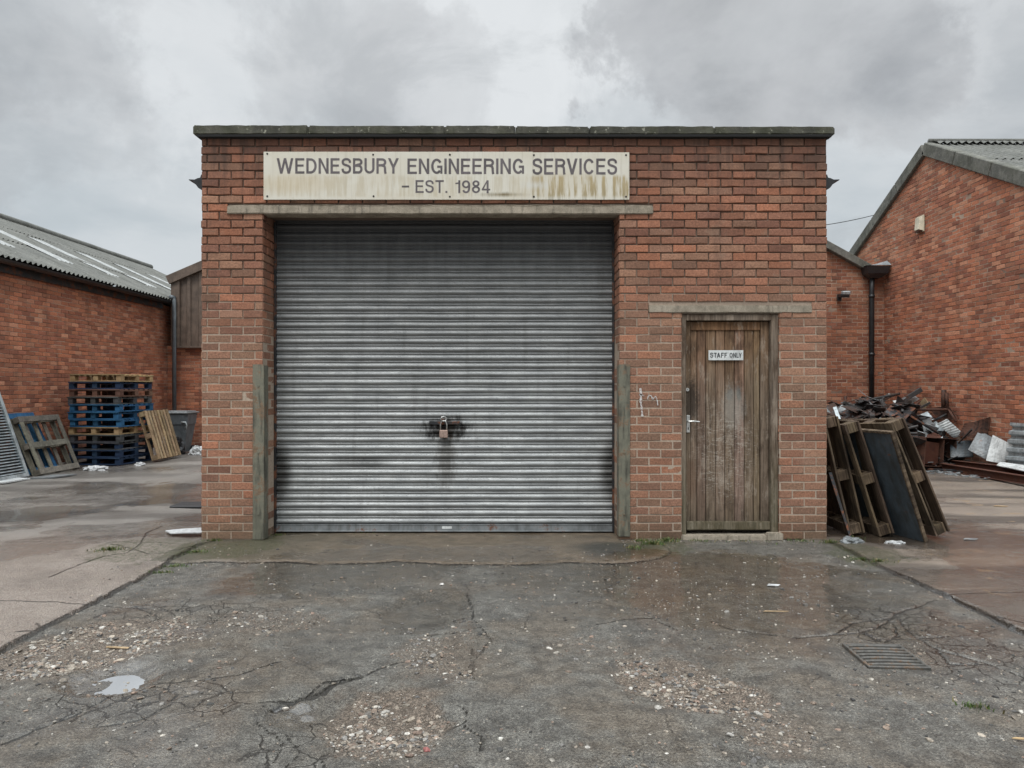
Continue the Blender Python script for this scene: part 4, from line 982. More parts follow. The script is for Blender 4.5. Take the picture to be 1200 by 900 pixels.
sheet([(1128, 510, 13.9), (1134, 496, 14.1), (1160, 489, 14.0), (1156, 515, 13.6)], 'rust', 'curved brown rusted sheet against the gable wall', bend=.15)
sheet([(1114, 519, 13.6), (1140, 517, 13.5), (1141, 536, 13.3), (1115, 537, 13.4)], 'bluepanel', 'dark blue grey panel standing beside the rusty cabinet', 'panel', th=.03)
sheet([(1148, 505.5, 13.4), (1169, 516, 13.25), (1157, 540, 12.7), (1135, 528, 12.85)], 'greysheet', 'grey galvanised panel tipped against the white panel', 'panel', th=.02, bend=.02)
sheet([(1164, 510, 13.3), (1188, 522, 13.0), (1178, 544, 12.4), (1156, 540, 12.6)], 'white_sheet', 'white painted metal panel lying by the steel beams', 'panel', th=.02, bend=.02)
sheet([(1184, 495, 13.0), (1225, 498, 11.75), (1222, 548, 11.2), (1177, 545, 12.3)], 'galv', 'galvanised profiled cladding sheet leaning on the gable wall', 'cladding sheet', ribs=5, ramp=.05, th=.006)
sheet([(1172, 542, 12.3), (1215, 548, 11.2), (1215, 556, 11.0), (1168, 546, 12.0)], 'white_sheet', 'pale sheet lying flat on the beams at the photo edge')
sheet([(1060, 520, 13.9), (1076, 516, 13.9), (1077, 528, 13.7), (1060, 534, 13.7)], 'galv', 'short piece of corrugated metal low in the heap', 'corrugated offcut', ribs=4, ramp=.03)
sheet([(1070, 505, 14.3), (1098, 508, 14.1), (1106, 514, 13.7), (1080, 516, 13.8)], 'rustred', 'red oxide plate lying on top of the cabinet', 'plate')
sheet([(1000, 495, 15.0), (1035, 492, 15.0), (1042, 500, 14.6), (1010, 503, 14.6)], 'darksteel', 'dark bent sheet on the left flank of the heap', bend=.06)
sheet([(1088, 478, 15.3), (1113, 476, 15.2), (1120, 492, 14.8), (1096, 488, 14.9)], 'rust', 'rusty sheet behind the ribbed vent plate', bend=.08)
# drum / duct
def rodthing(name, pts, r, mat, label, cat, n=12, box=False):
    mb = MB()
    p = [pc(*q) for q in pts]; c = p[0].copy(); p = [q-c for q in p]
    if box:
        for a, b in zip(p[:-1], p[1:]):
            d = b-a; M3 = d.to_track_quat('X', 'Z').to_matrix(); h = r
            # I-section: two flanges and a web
            mb.box((a+b)/2+M3@Vector((0, 0, h*.9)), (d.length, h*1.5, h*.2), rot=M3, bev=.003); mb.box((a+b)/2-M3@Vector((0, 0, h*.9)), (d.length, h*1.5, h*.2), rot=M3, bev=.003)
            mb.box((a+b)/2, (d.length*.999, h*.2, h*1.62), rot=M3, bev=.002)
    else: mb.tube(p, r, n)
    o = mb.build(name, M[mat], None, not box); o.location = c; return tag(o, label, cat)
rodthing('duct', [(1002, 484, 15.1), (1030, 482, 15.0), (1048, 484, 15.0)], .15, 'darksteel', 'black drum-like duct on the left of the scrap heap', 'duct')
rodthing('duct', [(1003, 496, 15.1), (1026, 497, 15.0)], .11, 'darksteel', 'smaller black duct below the larger one on the heap', 'duct')
rodthing('steel_post', [(1057, 545, 14.0), (1058, 500, 14.15)], .035, 'rust', 'rusty round post standing in front of the heap', 'post')
rodthing('hose', [(1058, 500, 14.15), (1059, 487, 14.2), (1057, 479, 14.2), (1051, 475, 14.3), (1046, 474, 14.4)], .025, 'darksteel', 'bent dark hose looping over the middle of the heap', 'hose')
rodthing('steel_post', [(1106, 480, 15.4), (1106, 457, 15.5)], .045, 'rust', 'square rusty post rising behind the heap, left of a pair', 'post', n=4)
rodthing('steel_post', [(1110, 480, 15.5), (1109.5, 460, 15.6)], .03, 'rust', 'thinner rusty post rising behind the heap, right of a pair', 'post', n=4)
rodthing('steel_post', [(991, 495, 15.8), (990.5, 464, 15.9)], .03, 'rust', 'slim rusty rod against the annexe wall left of the heap', 'rod')
for i, (a, b, l) in enumerate((((1064, 486, 14.1), (1100, 508, 13.9), 'dark bar crossing the grey sheet down to the right'), ((1092, 494, 14.2), (1110, 485, 14.6), 'dark bar rising above the ribbed vent plate'),
                  ((1050, 480, 14.7), (1112, 480, 15.0), 'long rusty bar lying level along the heap crest'), ((1066, 481, 14.5), (1078, 470, 14.9), 'short dark bar under the slanted white strip'),
                  ((1112, 480, 14.8), (1120, 494, 14.4), 'rusty bar end at the right shoulder of the heap'))):
    rodthing('steel_bar', [a, b], .025, 'rust' if i > 1 else 'darksteel', l, 'bar', n=4)
rodthing('steel_beam', [(1104, 547, 13.3), (1230, 567, 10.6)], .065, 'rustred', 'long rusty steel beam, the nearer one before the panels', 'beam', box=True)
rodthing('steel_beam', [(1110, 542, 13.6), (1230, 556, 10.9)], .055, 'rustred', 'long rusty steel beam, the farther one under the panels', 'beam', box=True)
rodthing('steel_beam', [(1040, 545, 14.0), (1100, 549, 13.4)], .05, 'rust', 'short rusty steel beam at the front foot of the heap', 'beam', box=True)
# open rusty cabinet
cb = empty('metal_cabinet', tuple(pc(1088, 546, 13.55)), (0, R(4), R(18)), label='open red oxide steel cabinet shell at the front of the heap', cat='cabinet')
mb = MB(); w, d_, h = .72, .5, .52
mb.box((0, d_/2, h/2), (w, .012, h)); mb.box((-w/2, 0, h/2), (.014, d_, h)); mb.box((w/2, 0, h/2), (.014, d_, h)); mb.box((0, 0, h), (w, d_, .014)); mb.box((0, 0, 0.01), (w, d_, .014)); mb.box((.08, 0, h/2), (.012, d_*.95, h-.03))
mb.build('cabinet_shell', M['rust'], cb)
mb = MB(); mb.box((-w/4+.02, -d_/2+.05, h/2-.02), (w*.5, .014, h*.78), rot=(0, .05, .12)); mb.build('cabinet_door', M['rustred'], cb)
# dark curb line of planks below scrap
rodthing('pipe', [(1052, 549, 13.7), (1120, 552, 12.9), (1175, 560, 11.7)], .03, 'darksteel', 'dark pipe lying on the ground in front of the heap', 'pipe')

# ================================================================== GROUND
_TC = {}
def lattice_noise(x, y, s, seed):
    if seed not in _TC: _TC[seed] = np.random.RandomState(seed).rand(256, 256)
    T = _TC[seed]
    X, Y = x*s, y*s; xi, yi = np.floor(X).astype(int), np.floor(Y).astype(int); fx, fy = X-xi, Y-yi
    fx, fy = fx*fx*(3-2*fx), fy*fy*(3-2*fy); a = lambda i, j: T[(xi+i) % 256, (yi+j) % 256]
    return (a(0, 0)*(1-fx)+a(1, 0)*fx)*(1-fy)+(a(0, 1)*(1-fx)+a(1, 1)*fx)*fy
def fbm(x, y, s, seed, o=4):
    t = 0; k = 1; n = 0
    for i in range(o): t = t+k*lattice_noise(x+i*13.7, y+i*5.1, s*2**i, seed+i); n += k; k *= .5
    return t/n
def sst(a, b, v): t = np.clip((v-a)/(b-a), 0, 1); return t*t*(3-2*t)
def axis(fine0, fine1, st, lo, hi):
    v = list(np.arange(fine0, fine1+1e-6, st)); s = st
    while v[-1] < hi: s *= 1.09; v.append(v[-1]+s)
    s = st; w = []
    c = fine0
    while c > lo: s *= 1.09; c -= s; w.append(c)
    return np.array(w[::-1]+v)
gx = axis(-4.4, 4.4, .016, -260, 260); gy = axis(2.3, 7.9, .014, -260, 400)
GXm, GYm = np.meshgrid(gx, gy); x, y = GXm.ravel(), GYm.ravel()
# region fields
wob = (fbm(x, y, 1.3, 3)-.5)*.10+(fbm(x, y, 9, 5)-.5)*.035
sl = -2.86-x+wob; sr = x-3.06+wob                        # >0 on slab
slab = np.maximum(sl, sr); near = (y < 7.2)
behind = y-7.3
conc = np.where(y > 7.25, np.where((x > X0) & (x < X1), -1, np.maximum(sl, sr)), slab)
# apron in front of shutter
apx = np.minimum(x-(-3.05), 1.42-x); apy = y-6.22+(fbm(x, y, 2.0, 11)-.5)*.16
rc = np.where((x > .9) & (y < 6.9), .62-np.hypot((x-.85)*1.0, (y-6.85)*.95)+(fbm(x, y, 6, 17)-.5)*.05, 1.0)
apron = np.minimum(np.minimum(apx, apy), rc)+(fbm(x, y, 7, 14)-.5)*.03
apron = np.where(y > 8.3, -1, apron)
def segdist(pl, wamp=.02):
    X, Y = x+(fbm(x, y, 4, 33)-.5)*wamp*3+(fbm(x, y, 22, 35)-.5)*wamp, y+(fbm(x, y, 4, 43)-.5)*wamp*3+(fbm(x, y, 22, 45)-.5)*wamp
    d = np.full_like(x, 9.0)
    for (a, b) in zip(pl[:-1], pl[1:]):
        ax_, ay_ = a; bx_, by_ = b; vx, vy = bx_-ax_, by_-ay_; t = np.clip(((X-ax_)*vx+(Y-ay_)*vy)/(vx*vx+vy*vy+1e-9), 0, 1)
        d = np.minimum(d, np.hypot(X-ax_-t*vx, Y-ay_-t*vy))
    return d
cr_px = [
    [(0, 872), (40, 855), (90, 838), (130, 815), (180, 800), (240, 795), (280, 790), (330, 775)],
    [(130, 815), (125, 800), (150, 785)], [(180, 800), (210, 812), (200, 826), (160, 842), (110, 850)],
    [(110, 708), (150, 712), (200, 716), (240, 708), (300, 715), (340, 712)], [(160, 712), (190, 725), (150, 735)], [(200, 716), (215, 728), (250, 730), (270, 712)],
    [(300, 822), (330, 820), (355, 815), (380, 800), (420, 790)],
    [(545, 848), (552, 856), (566, 865), (563, 880)], [(500, 820), (505, 842), (520, 848), (545, 846), (548, 835), (535, 825)],
    [(300, 840), (335, 862), (320, 890)], [(340, 852), (350, 880), (330, 900)], [(400, 870), (375, 885), (385, 905)],
    [(700, 732), (730, 726), (765, 724), (790, 738)], [(830, 728), (850, 736), (880, 742), (930, 746), (980, 744), (1010, 742), (1030, 735), (1050, 718), (1085, 708), (1100, 702)],
    [(980, 744), (1000, 730), (1050, 722)], [(1050, 718), (1060, 735), (1075, 748), (1110, 745)], [(1010, 742), (1040, 752), (1055, 745), (1045, 728)], [(1075, 748), (1100, 762), (1150, 775), (1200, 795)], [(1100, 762), (1110, 780), (1160, 778)],
    [(495, 745), (530, 742), (560, 735), (553, 710), (545, 695)], [(560, 735), (575, 750), (560, 775), (545, 790)],
    [(430, 790), (470, 775), (520, 770)], [(560, 795), (555, 760)],
]
cr_conc = [[(-200, 637), (0, 637), (120, 638), (235, 640)], [(-300, 707), (0, 708), (60, 709), (105, 712)], [(1100, 700), (1200, 699), (1400, 699)], [(1110, 703), (1150, 722), (1200, 735)],
           [(60, 680), (95, 664), (120, 655), (150, 650), (165, 640), (172, 628), (190, 618)], [(0, 612), (60, 620), (90, 612)], [(150, 592), (190, 583), (205, 578)], [(20, 745), (50, 742), (45, 735)], [(130, 640), (175, 652), (210, 650), (238, 642)]]
crack = np.full_like(x, 9.0)
for c in cr_px: crack = np.minimum(crack, segdist([G(*p) for p in c]))
crackc = np.full_like(x, 9.0)
for c in cr_conc: crackc = np.minimum(crackc, segdist([G(*p) for p in c], .012))
crackc = np.where(conc > 0, crackc, 9); crack = np.where(conc > .01, 9, crack)
def ell(px0, py0, px1, py1, seed, w=.35, rot=0):
    """soft mask of an image-surveyed ground patch given by its extents"""
    pcx, pcy = (px0+px1)/2, (py0+py1)/2
    X0_, Yf_ = G(pcx, py0); _, Yn_ = G(pcx, py1); c = G(pcx, pcy); cy = (Yf_+Yn_)/2; ry = abs(Yf_-Yn_)/2
    xa, xb = (px0-CX)/F*cy, (px1-CX)/F*cy; cx = (xa+xb)/2; rx = abs(xb-xa)/2
    d = np.hypot((x-cx)/rx, (y-cy)/ry)+(fbm(x, y, 3.5, seed)-.5)*w*2+(fbm(x, y, 14, seed+5)-.5)*w
    return 1-sst(.55, 1.1, d)
gravel = np.maximum.reduce([ell(-40, 735, 190, 800, 61), ell(60, 722, 260, 770, 62)*.9, ell(220, 708, 400, 745, 63)*.45, ell(365, 800, 545, 880, 64), ell(380, 860, 520, 895, 68)*.6,
                            ell(520, 700, 560, 800, 69)*.4, ell(715, 765, 850, 820, 65)*.9, ell(760, 790, 915, 845, 66)*.95, ell(850, 820, 960, 900, 67)*.5, ell(440, 735, 590, 810, 60)*.45, ell(680, 745, 950, 800, 70)*.3, ell(620, 740, 730, 780, 71)*.35])
pit = np.maximum.reduce([ell(310, 805, 540, 880, 75, .25), ell(60, 775, 190, 815, 76, .2)*.9, ell(440, 690, 560, 742, 77, .15)*.7, ell(700, 760, 900, 840, 78)*.5, ell(0, 740, 170, 795, 79)*.4])
wet = np.maximum.reduce([ell(440, 685, 560, 745, 81, .2), ell(250, 640, 560, 705, 82)*.75, ell(560, 640, 1000, 700, 83)*.8, ell(740, 670, 1010, 745, 84)*.5, ell(1000, 600, 1300, 700, 85)*.65, ell(985, 590, 1150, 660, 88)*.8,
                         ell(310, 815, 380, 850, 86), ell(60, 770, 190, 820, 87)*1.0, ell(-60, 560, 240, 625, 89)*.5])
# broad mottling of damp / dry
damp = fbm(x, y, .9, 91, 5); wet = np.clip(wet*.85+sst(.44, .62, damp)*.5, 0, 1)
allig = np.maximum.reduce([ell(90, 695, 340, 750, 101)*.9, ell(0, 790, 330, 860, 102)*.85, ell(980, 700, 1180, 800, 103), ell(280, 830, 440, 920, 104)*.8, ell(1080, 750, 1250, 830, 105)*.7])
moss = np.maximum.reduce([ell(90, 628, 270, 668, 111)*.7, ell(240, 628, 330, 660, 112), ell(720, 628, 830, 662, 113)*.9, ell(960, 632, 1060, 672, 114)*.8, ell(1000, 555, 1250, 600, 115)*.5, ell(100, 650, 250, 690, 116)*.5*(np.abs(slab) < .12)])
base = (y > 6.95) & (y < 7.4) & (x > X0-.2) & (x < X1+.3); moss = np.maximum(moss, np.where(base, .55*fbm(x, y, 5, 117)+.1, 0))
streak = fbm(x*.35, y*1.6, 2.0, 130, 4)
# heights
h = (fbm(x, y, .8, 201, 4)-.5)*.030+(fbm(x, y, 11, 202, 3)-.5)*.006
fade = 1-sst(8, 14, np.hypot(x, y-4)); h *= .35+.65*fade
h += np.where(slab > 0, 1, 0)*0+.022*sst(-.008, .012, slab)*(1-.8*sst(6.6, 9, y))
h += .020*sst(-.02, .05, apron)
h -= pit*.046; h -= gravel*.010
h -= .006*(1-sst(.003, .02, crack)); h -= .004*(1-sst(.002, .02, crackc))
h -= .02*((np.abs(slab) < .03) & (fbm(x, y, 3, 210) > .5))*(1-sst(0, .03, np.abs(slab)))
# pothole lip (far edge of the main pothole is a sharp broken edge)
lip = segdist([G(*p) for p in ((318, 826), (345, 818), (378, 810), (392, 800), (422, 791))], .03)
h -= .025*(1-sst(.0, .05, lip))
flat = 1-sst(.0, .5, np.maximum(np.abs(x)-3.1, 0)+np.maximum(np.abs(y-7.4)-.15, 0)); h = h*(1-flat)-.004*flat
h -= sst(7.3, 7.5, y)*0
gme = bpy.data.meshes.new('ground'); nxg, nyg = len(gx), len(gy)
co = np.stack([x, y, h], 1).astype(np.float32)
gme.vertices.add(len(x)); gme.vertices.foreach_set('co', co.ravel())
ii = np.arange((nyg-1)*(nxg-1)); r_, c_ = ii//(nxg-1), ii % (nxg-1); q0 = r_*nxg+c_
quads = np.stack([q0, q0+1, q0+nxg+1, q0+nxg], 1).astype(np.int32)
gme.loops.add(quads.size); gme.loops.foreach_set('vertex_index', quads.ravel())
gme.polygons.add(len(quads)); gme.polygons.foreach_set('loop_start', np.arange(0, quads.size, 4, dtype=np.int32)); gme.polygons.foreach_set('loop_total', np.full(len(quads), 4, dtype=np.int32))
gme.polygons.foreach_set('use_smooth', np.ones(len(quads), dtype=bool)); gme.update(calc_edges=True)
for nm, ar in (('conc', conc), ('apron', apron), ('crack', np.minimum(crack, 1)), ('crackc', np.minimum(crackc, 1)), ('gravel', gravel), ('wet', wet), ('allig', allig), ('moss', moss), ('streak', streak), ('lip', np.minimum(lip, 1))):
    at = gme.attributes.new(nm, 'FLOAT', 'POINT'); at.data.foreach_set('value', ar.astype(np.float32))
def ground_mat():
    m, n = newmat('yard_surface'); p = n.pos(); X, Y, Z = n.sep(p)
    A = {k: n.attr(k) for k in ('conc', 'apron', 'crack', 'crackc', 'gravel', 'wet', 'allig', 'moss', 'streak', 'lip')}
    p2 = n.scl(p, (1, 1, 0))
    fine = n.noise(p2, 190, 3, .7); grit = n.voro(p2, 120); grit2 = n.voro(p2, 75); med = n.noise(p2, 17, 5, .65); big = n.noise(p2, 1.7, 5, .6); mid = n.noise(p2, 5.5, 6, .7)
    jag = n.math('MULTIPLY', n.math('SUBTRACT', n.noise(p2, 45, 4, .7), .5), .035)
    C = n.ms(n.math('ADD', A['conc'], jag), -.004, .006); AP = n.math('MULTIPLY', n.ms(n.math('ADD', A['apron'], n.math('MULTIPLY', jag, 2)), -.006, .01), 1)
    # asphalt
    asp = n.mix(n.ms(mid, .3, .7), (.150, .142, .128, 1), (.250, .238, .215, 1))
    asp = n.mix(n.ms(grit, .15, .6, 0, .5), asp, (.035, .034, .032, 1))
    cellc = n.voro(p2, 150, 'F1', 'Color'); cx, cy, cz = n.sep(cellc)
    asp = n.mix(n.ms(cx, .6, .95, 0, .45), asp, (.19, .18, .165, 1)); asp = n.mix(n.math('MULTIPLY', n.ms(cy, .965, .98), .6), asp, (.36, .33, .28, 1))
    asp = n.mix(n.ms(big, .42, .62, 0, .7), asp, (.165, .135, .104, 1)); asp = n.mix(n.ms(n.noise(p2, 3.3, 6, .7), .50, .66, 0, .6), asp, (.055, .052, .047, 1))
    tx = n.noise(p2, 75, 3, .75); asp = n.mix(1, asp, n.mix(n.ms(tx, .34, .66), (.55, .55, .55, 1), (1.45, 1.45, 1.42, 1)), 'MULTIPLY')
    tm = n.noise(p2, 11, 6, .75); asp = n.mix(1, asp, n.mix(n.ms(tm, .36, .64), (.72, .70, .67, 1), (1.2, 1.2, 1.18, 1)), 'MULTIPLY')
    # concrete slabs
    con = n.mix(n.ms(mid, .3, .7), (.34, .275, .23, 1), (.46, .385, .325, 1))
    con = n.mix(n.ms(grit2, .1, .55, 0, .35), con, (.11, .09, .075, 1)); con = n.mix(n.ms(cy, .8, .9, 0, .5), con, (.42, .39, .35, 1)); con = n.mix(n.ms(cz, .85, .93, 0, .55), con, (.07, .06, .05, 1))
    con = n.mix(1, con, n.mix(n.ms(tx, .34, .66), (.74, .73, .72, 1), (1.22, 1.22, 1.22, 1)), 'MULTIPLY')
    far = n.ms(n.math('ADD', Y, n.math('MULTIPLY', mid, 1.2)), 7.2, 8.4, 0, .85)
    con = n.mix(far, con, n.mix(n.ms(A['streak'], .38, .62), (.115, .105, .092, 1), (.27, .25, .225, 1)))
    rt = n.math('MULTIPLY', n.ms(X, 2, 3), .8)
    con = n.mix(rt, con, n.mix(n.ms(A['streak'], .36, .64), (.10, .078, .060, 1), (.31, .245, .19, 1)))
    con = n.mix(n.math('MULTIPLY', n.ms(n.noise(p2, 2.6, 4, .7), .6, .66), n.ms(X, 3, 3.1)), con, (.34, .24, .15, 1))
    con = n.mix(n.ms(big, .5, .7, 0, .4), con, (.13, .11, .095, 1))
    # apron
    apr = n.mix(n.ms(mid, .3, .7), (.115, .090, .060, 1), (.25, .19, .13, 1)); apr = n.mix(n.ms(cx, .8, .95, 0, .6), apr, (.24, .19, .14, 1)); apr = n.mix(n.ms(cz, .8, .95, 0, .5), apr, (.06, .05, .035, 1))
    apr = n.mix(n.ms(X, -2.9, -1.3, .7, 0), apr, (.075, .075, .048, 1))
    apr = n.mix(n.blob(p, (.95, 6.75, 0), (.55, .5, 9)), apr, (.05, .047, .036, 1))
    edge = n.math('MULTIPLY', n.ms(A['apron'], .015, .10, .75, 0), n.ms(mid, .35, .6)); apr = n.mix(edge, apr, (.26, .22, .18, 1))
    c = n.mix(C, asp, con); c = n.mix(AP, c, apr)
    # dirt bed under gravel
    gm = n.ms(n.math('ADD', A['gravel'], n.math('MULTIPLY', n.math('SUBTRACT', med, .5), 1.3)), .15, .75)
    gm = n.math('MULTIPLY', gm, n.math('SUBTRACT', 1, C))
    dirt = n.mix(n.ms(cx, .2, .9), (.14, .112, .085, 1), (.34, .27, .21, 1)); dirt = n.mix(n.ms(med, .4, .65, 0, .6), dirt, (.075, .058, .043, 1))
    c = n.mix(gm, c, dirt)
    # cracks
    wv = n.vmath('ADD', p2, n.vmath('SCALE', n.vmath('SUBTRACT', n.noise(p2, 9, 4, .6, 0, True), (.5, .5, .5)), .075))
    e1 = n.voro(wv, 5.5, 'DISTANCE_TO_EDGE'); e2 = n.voro(wv, 13, 'DISTANCE_TO_EDGE')
    al = n.math('ADD', A['allig'], n.math('MULTIPLY', n.math('SUBTRACT', mid, .5), 1.1))
    k1 = n.math('MULTIPLY', n.ms(e1, .003, .022, 1, 0), n.ms(al, .44, .62, 0, 1)); k2 = n.math('MULTIPLY', n.ms(e2, .006, .03, 1, 0), n.ms(al, .85, 1.0, 0, .4))
    wid = n.math('ADD', -.001, n.math('MULTIPLY', med, .016))
    k3 = n.ms(n.math('DIVIDE', A['crack'], wid), .4, 1.3, 1, 0); k4 = n.ms(n.math('DIVIDE', A['crackc'], n.math('ADD', wid, .004)), .35, 1.2, 1, 0)
    fa = n.math('SUBTRACT', 1, C)
    k = n.math('MAXIMUM', n.math('MULTIPLY', n.math('MAXIMUM', n.math('MAXIMUM', k1, k2), k3), n.math('MULTIPLY', fa, n.math('SUBTRACT', 1, n.math('MULTIPLY', gm, .7)))), n.math('MULTIPLY', k4, C))
    seam = n.math('MULTIPLY', n.ms(n.math('ABSOLUTE', n.math('ADD', A['conc'], jag)), .004, .022, 1, 0), n.ms(mid, .30, .45)); k = n.math('MAXIMUM', k, seam)
    k = n.math('MAXIMUM', k, n.math('MULTIPLY', n.ms(n.math('ABSOLUTE', n.math('ADD', A['apron'], n.math('MULTIPLY', jag, 2))), .002, .012, 1, 0), n.ms(mid, .42, .55)))
    k = n.math('MAXIMUM', k, n.ms(n.math('DIVIDE', A['lip'], .02), .4, 1.2, 1, 0))
    # generic hairline cracks over old asphalt
    e3 = n.voro(n.vmath('ADD', wv, (3, 7, 0)), 1.6, 'DISTANCE_TO_EDGE'); k5 = n.math('MULTIPLY', n.math('MULTIPLY', n.ms(e3, .002, .008, 1, 0), n.ms(big, .52, .60)), n.math('MULTIPLY', fa, .45)); k = n.math('MAXIMUM', k, k5)
    c = n.mix(n.math('MULTIPLY', k, n.ms(mid, .3, .6, .6, .95)), c, (.022, .019, .015, 1))
    # moss
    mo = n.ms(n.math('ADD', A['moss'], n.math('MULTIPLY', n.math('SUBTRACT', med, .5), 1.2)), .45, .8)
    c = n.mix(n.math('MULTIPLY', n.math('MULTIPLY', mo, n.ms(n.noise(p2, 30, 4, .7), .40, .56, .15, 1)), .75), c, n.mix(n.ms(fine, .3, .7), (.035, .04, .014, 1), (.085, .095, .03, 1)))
    # wetness
    w = n.math('ADD', A['wet'], n.math('MULTIPLY', n.math('SUBTRACT', mid, .5), .55)); W = n.ms(w, .22, .7)
    c = n.mix(n.math('MULTIPLY', W, .78), c, n.mix(1, c, (.40, .36, .31, 1), 'MULTIPLY'))
    rough = n.math('ADD', n.ms(W, 0, 1, .40, .13), n.ms(n.noise(p2, 1.3, 4, .6), .4, .6, -.08, .10)); rough = n.math('ADD', rough, n.ms(fine, .3, .7, -.08, .1)); rough = n.math('ADD', rough, n.math('MULTIPLY', gm, .15))
    hh = n.math('ADD', n.math('MULTIPLY', grit, -.9), n.math('MULTIPLY', fine, .5)); hh = n.math('ADD', hh, n.math('MULTIPLY', med, .8)); hh = n.math('ADD', hh, n.math('MULTIPLY', tx, 1.1))
    hh = n.math('ADD', n.math('MULTIPLY', hh, n.ms(W, 0, 1, 1, .28)), n.math('MULTIPLY', k, -2.2))
    hh = n.math('ADD', hh, n.math('MULTIPLY', n.math('MULTIPLY', gm, grit2), -2.5))
    bs = n.out(c, rough, nrm=n.bump(hh, .9, .016), spec=.6)
    n.put(bs.inputs['Coat Weight'], n.ms(w, .15, .65, .05, .7)); n.put(bs.inputs['Coat Roughness'], n.ms(W, 0, 1, .34, .10))
    return m
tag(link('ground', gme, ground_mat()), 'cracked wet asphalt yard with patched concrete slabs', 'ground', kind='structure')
def gz(X, Y):
    i = np.clip(np.searchsorted(gx, X)-1, 0, nxg-2); j = np.clip(np.searchsorted(gy, Y)-1, 0, nyg-2); return float(h[j*nxg+i])
def gatt(arr, X, Y):
    i = np.clip(np.searchsorted(gx, X)-1, 0, nxg-2); j = np.clip(np.searchsorted(gy, Y)-1, 0, nyg-2); return float(arr[j*nxg+i])
# puddles: level water surfaces filling the hollows
def puddle(px0, py0, px1, py1, lev, mat, seed):
    pcx = (px0+px1)/2; _, ya = G(pcx, py0); _, yb = G(pcx, py1); cy = (ya+yb)/2; xa, xb = (px0-CX)/F*cy, (px1-CX)/F*cy; cx = (xa+xb)/2
    zs = [gz(cx+rx*(xb-xa)*.3, cy+ry*(ya-yb)*.3) for rx in (-1, 0, 1) for ry in (-1, 0, 1)]; 
    z = np.percentile([gz(cx+rx*(xb-xa)*.5, cy+ry*(ya-yb)*.5) for rx in np.linspace(-1, 1, 9) for ry in np.linspace(-1, 1, 9) if rx*rx+ry*ry <= 1], lev)
    vs = []; n = 40
    for k in range(n):
        t = 2*math.pi*k/n; rr = 1.35+.2*mnoise.noise(Vector((math.cos(t)*1.5, math.sin(t)*1.5, seed)))
        vs.append((math.cos(t)*(xb-xa)/2*rr, math.sin(t)*(ya-yb)/2*rr, 0))
    me = bpy.data.meshes.new('puddle'); me.from_pydata(vs, [], [tuple(range(n))]); o = link('puddle', me, M[mat]); o.location = (cx, cy, z); tag(o, kind='structure')
puddle(106, 786, 172, 811, 50, 'water', 1)


# ---- stones
ICO = None
def ico():
    bm = bmesh.new(); bmesh.ops.create_icosphere(bm, subdivisions=1, radius=1); v = np.array([q.co[:] for q in bm.verts]); f = np.array([[a.index for a in q.verts] for q in bm.faces]); bm.free(); return v, f
IV, IF = ico()
def ico2():
    bm = bmesh.new(); bmesh.ops.create_icosphere(bm, subdivisions=2, radius=1); v = np.array([q.co[:] for q in bm.verts]); f = np.array([[a.index for a in q.verts] for q in bm.faces]); bm.free(); return v, f
I2V, I2F = ico2()
rs = np.random.RandomState(5)
SP = [(.27, .19, .145), (.22, .165, .125), (.30, .255, .205), (.36, .31, .25), (.24, .20, .16), (.28, .21, .16), (.42, .385, .33), (.17, .15, .13), (.33, .28, .22), (.24, .225, .205), (.50, .47, .42), (.27, .235, .19)]
DK = [(.035, .033, .031), (.06, .057, .052), (.09, .085, .08), (.15, .14, .13)]
def stones(pts, name, label, cat='gravel'):
    V = []; Fc = []; Cc = []; b = 0
    for (X, Y, s, pal) in pts:
        big = s > .011; v0, f0 = (I2V, I2F) if big else (IV, IF)
        sc3 = np.array([s*rs.uniform(.75, 1.35), s*rs.uniform(.6, 1.0), s*rs.uniform(.30, .6)])
        # angular: clamp against random planes
        v = v0.copy()
        for q in range(5 if big else 2):
            nn = rs.normal(size=3); nn /= np.linalg.norm(nn); dd = v@nn; lim = rs.uniform(.45, .8); ov = np.maximum(dd-lim, 0); v = v-ov[:, None]*nn
        v = v*sc3; a = rs.uniform(0, 6.28); t = rs.normal()*.25
        Rz = np.array([[math.cos(a), -math.sin(a), 0], [math.sin(a), math.cos(a), 0], [0, 0, 1]]); Rx = np.array([[1, 0, 0], [0, math.cos(t), -math.sin(t)], [0, math.sin(t), math.cos(t)]])
        v = v@Rx.T@Rz.T+np.array([X, Y, gz(X, Y)+sc3[2]*.15])
        c = pal[rs.randint(len(pal))]; kk = rs.uniform(.5, 1.08)*(1 if pal is SP else 1.3)
        V.append(v); Fc.append(f0+b); Cc.append(np.tile([c[0]*kk, c[1]*kk, c[2]*kk, 1], (len(v), 1))); b += len(v)
    V = np.concatenate(V); Fc = np.concatenate(Fc); Cc = np.concatenate(Cc)
    me = bpy.data.meshes.new(name); me.from_pydata(V.tolist(), [], Fc.tolist()); ca = me.attributes.new('bcol', 'FLOAT_COLOR', 'POINT'); ca.data.foreach_set('color', Cc.astype(np.float32).ravel())
    o = link(name, me, M['stone']); return tag(o, label, cat, kind='stuff')
pts = []
gclump = sst(.36, .62, fbm(x, y, 4.5, 333, 4))
tries = 0
while len(pts) < 13000 and tries < 170000:
    tries += 1; Y = rs.uniform(2.6, 6.0); X = rs.uniform(-3.4, 3.4)
    g_ = gatt(gravel, X, Y); 
    if gatt(conc, X, Y) > 0: continue
    if rs.rand() < ((g_*1.0)**1.5*(.22+1.3*gatt(gclump, X, Y))+.012*gatt(gclump, X, Y)): pts.append((X, Y, min(.022, .0031*math.exp(rs.normal()*.62)*(1+.7*g_)), SP if rs.rand() < .85 else DK))
stones(pts, 'gravel', 'pale broken stone gravel in the worn patches of the yard')
pts = []
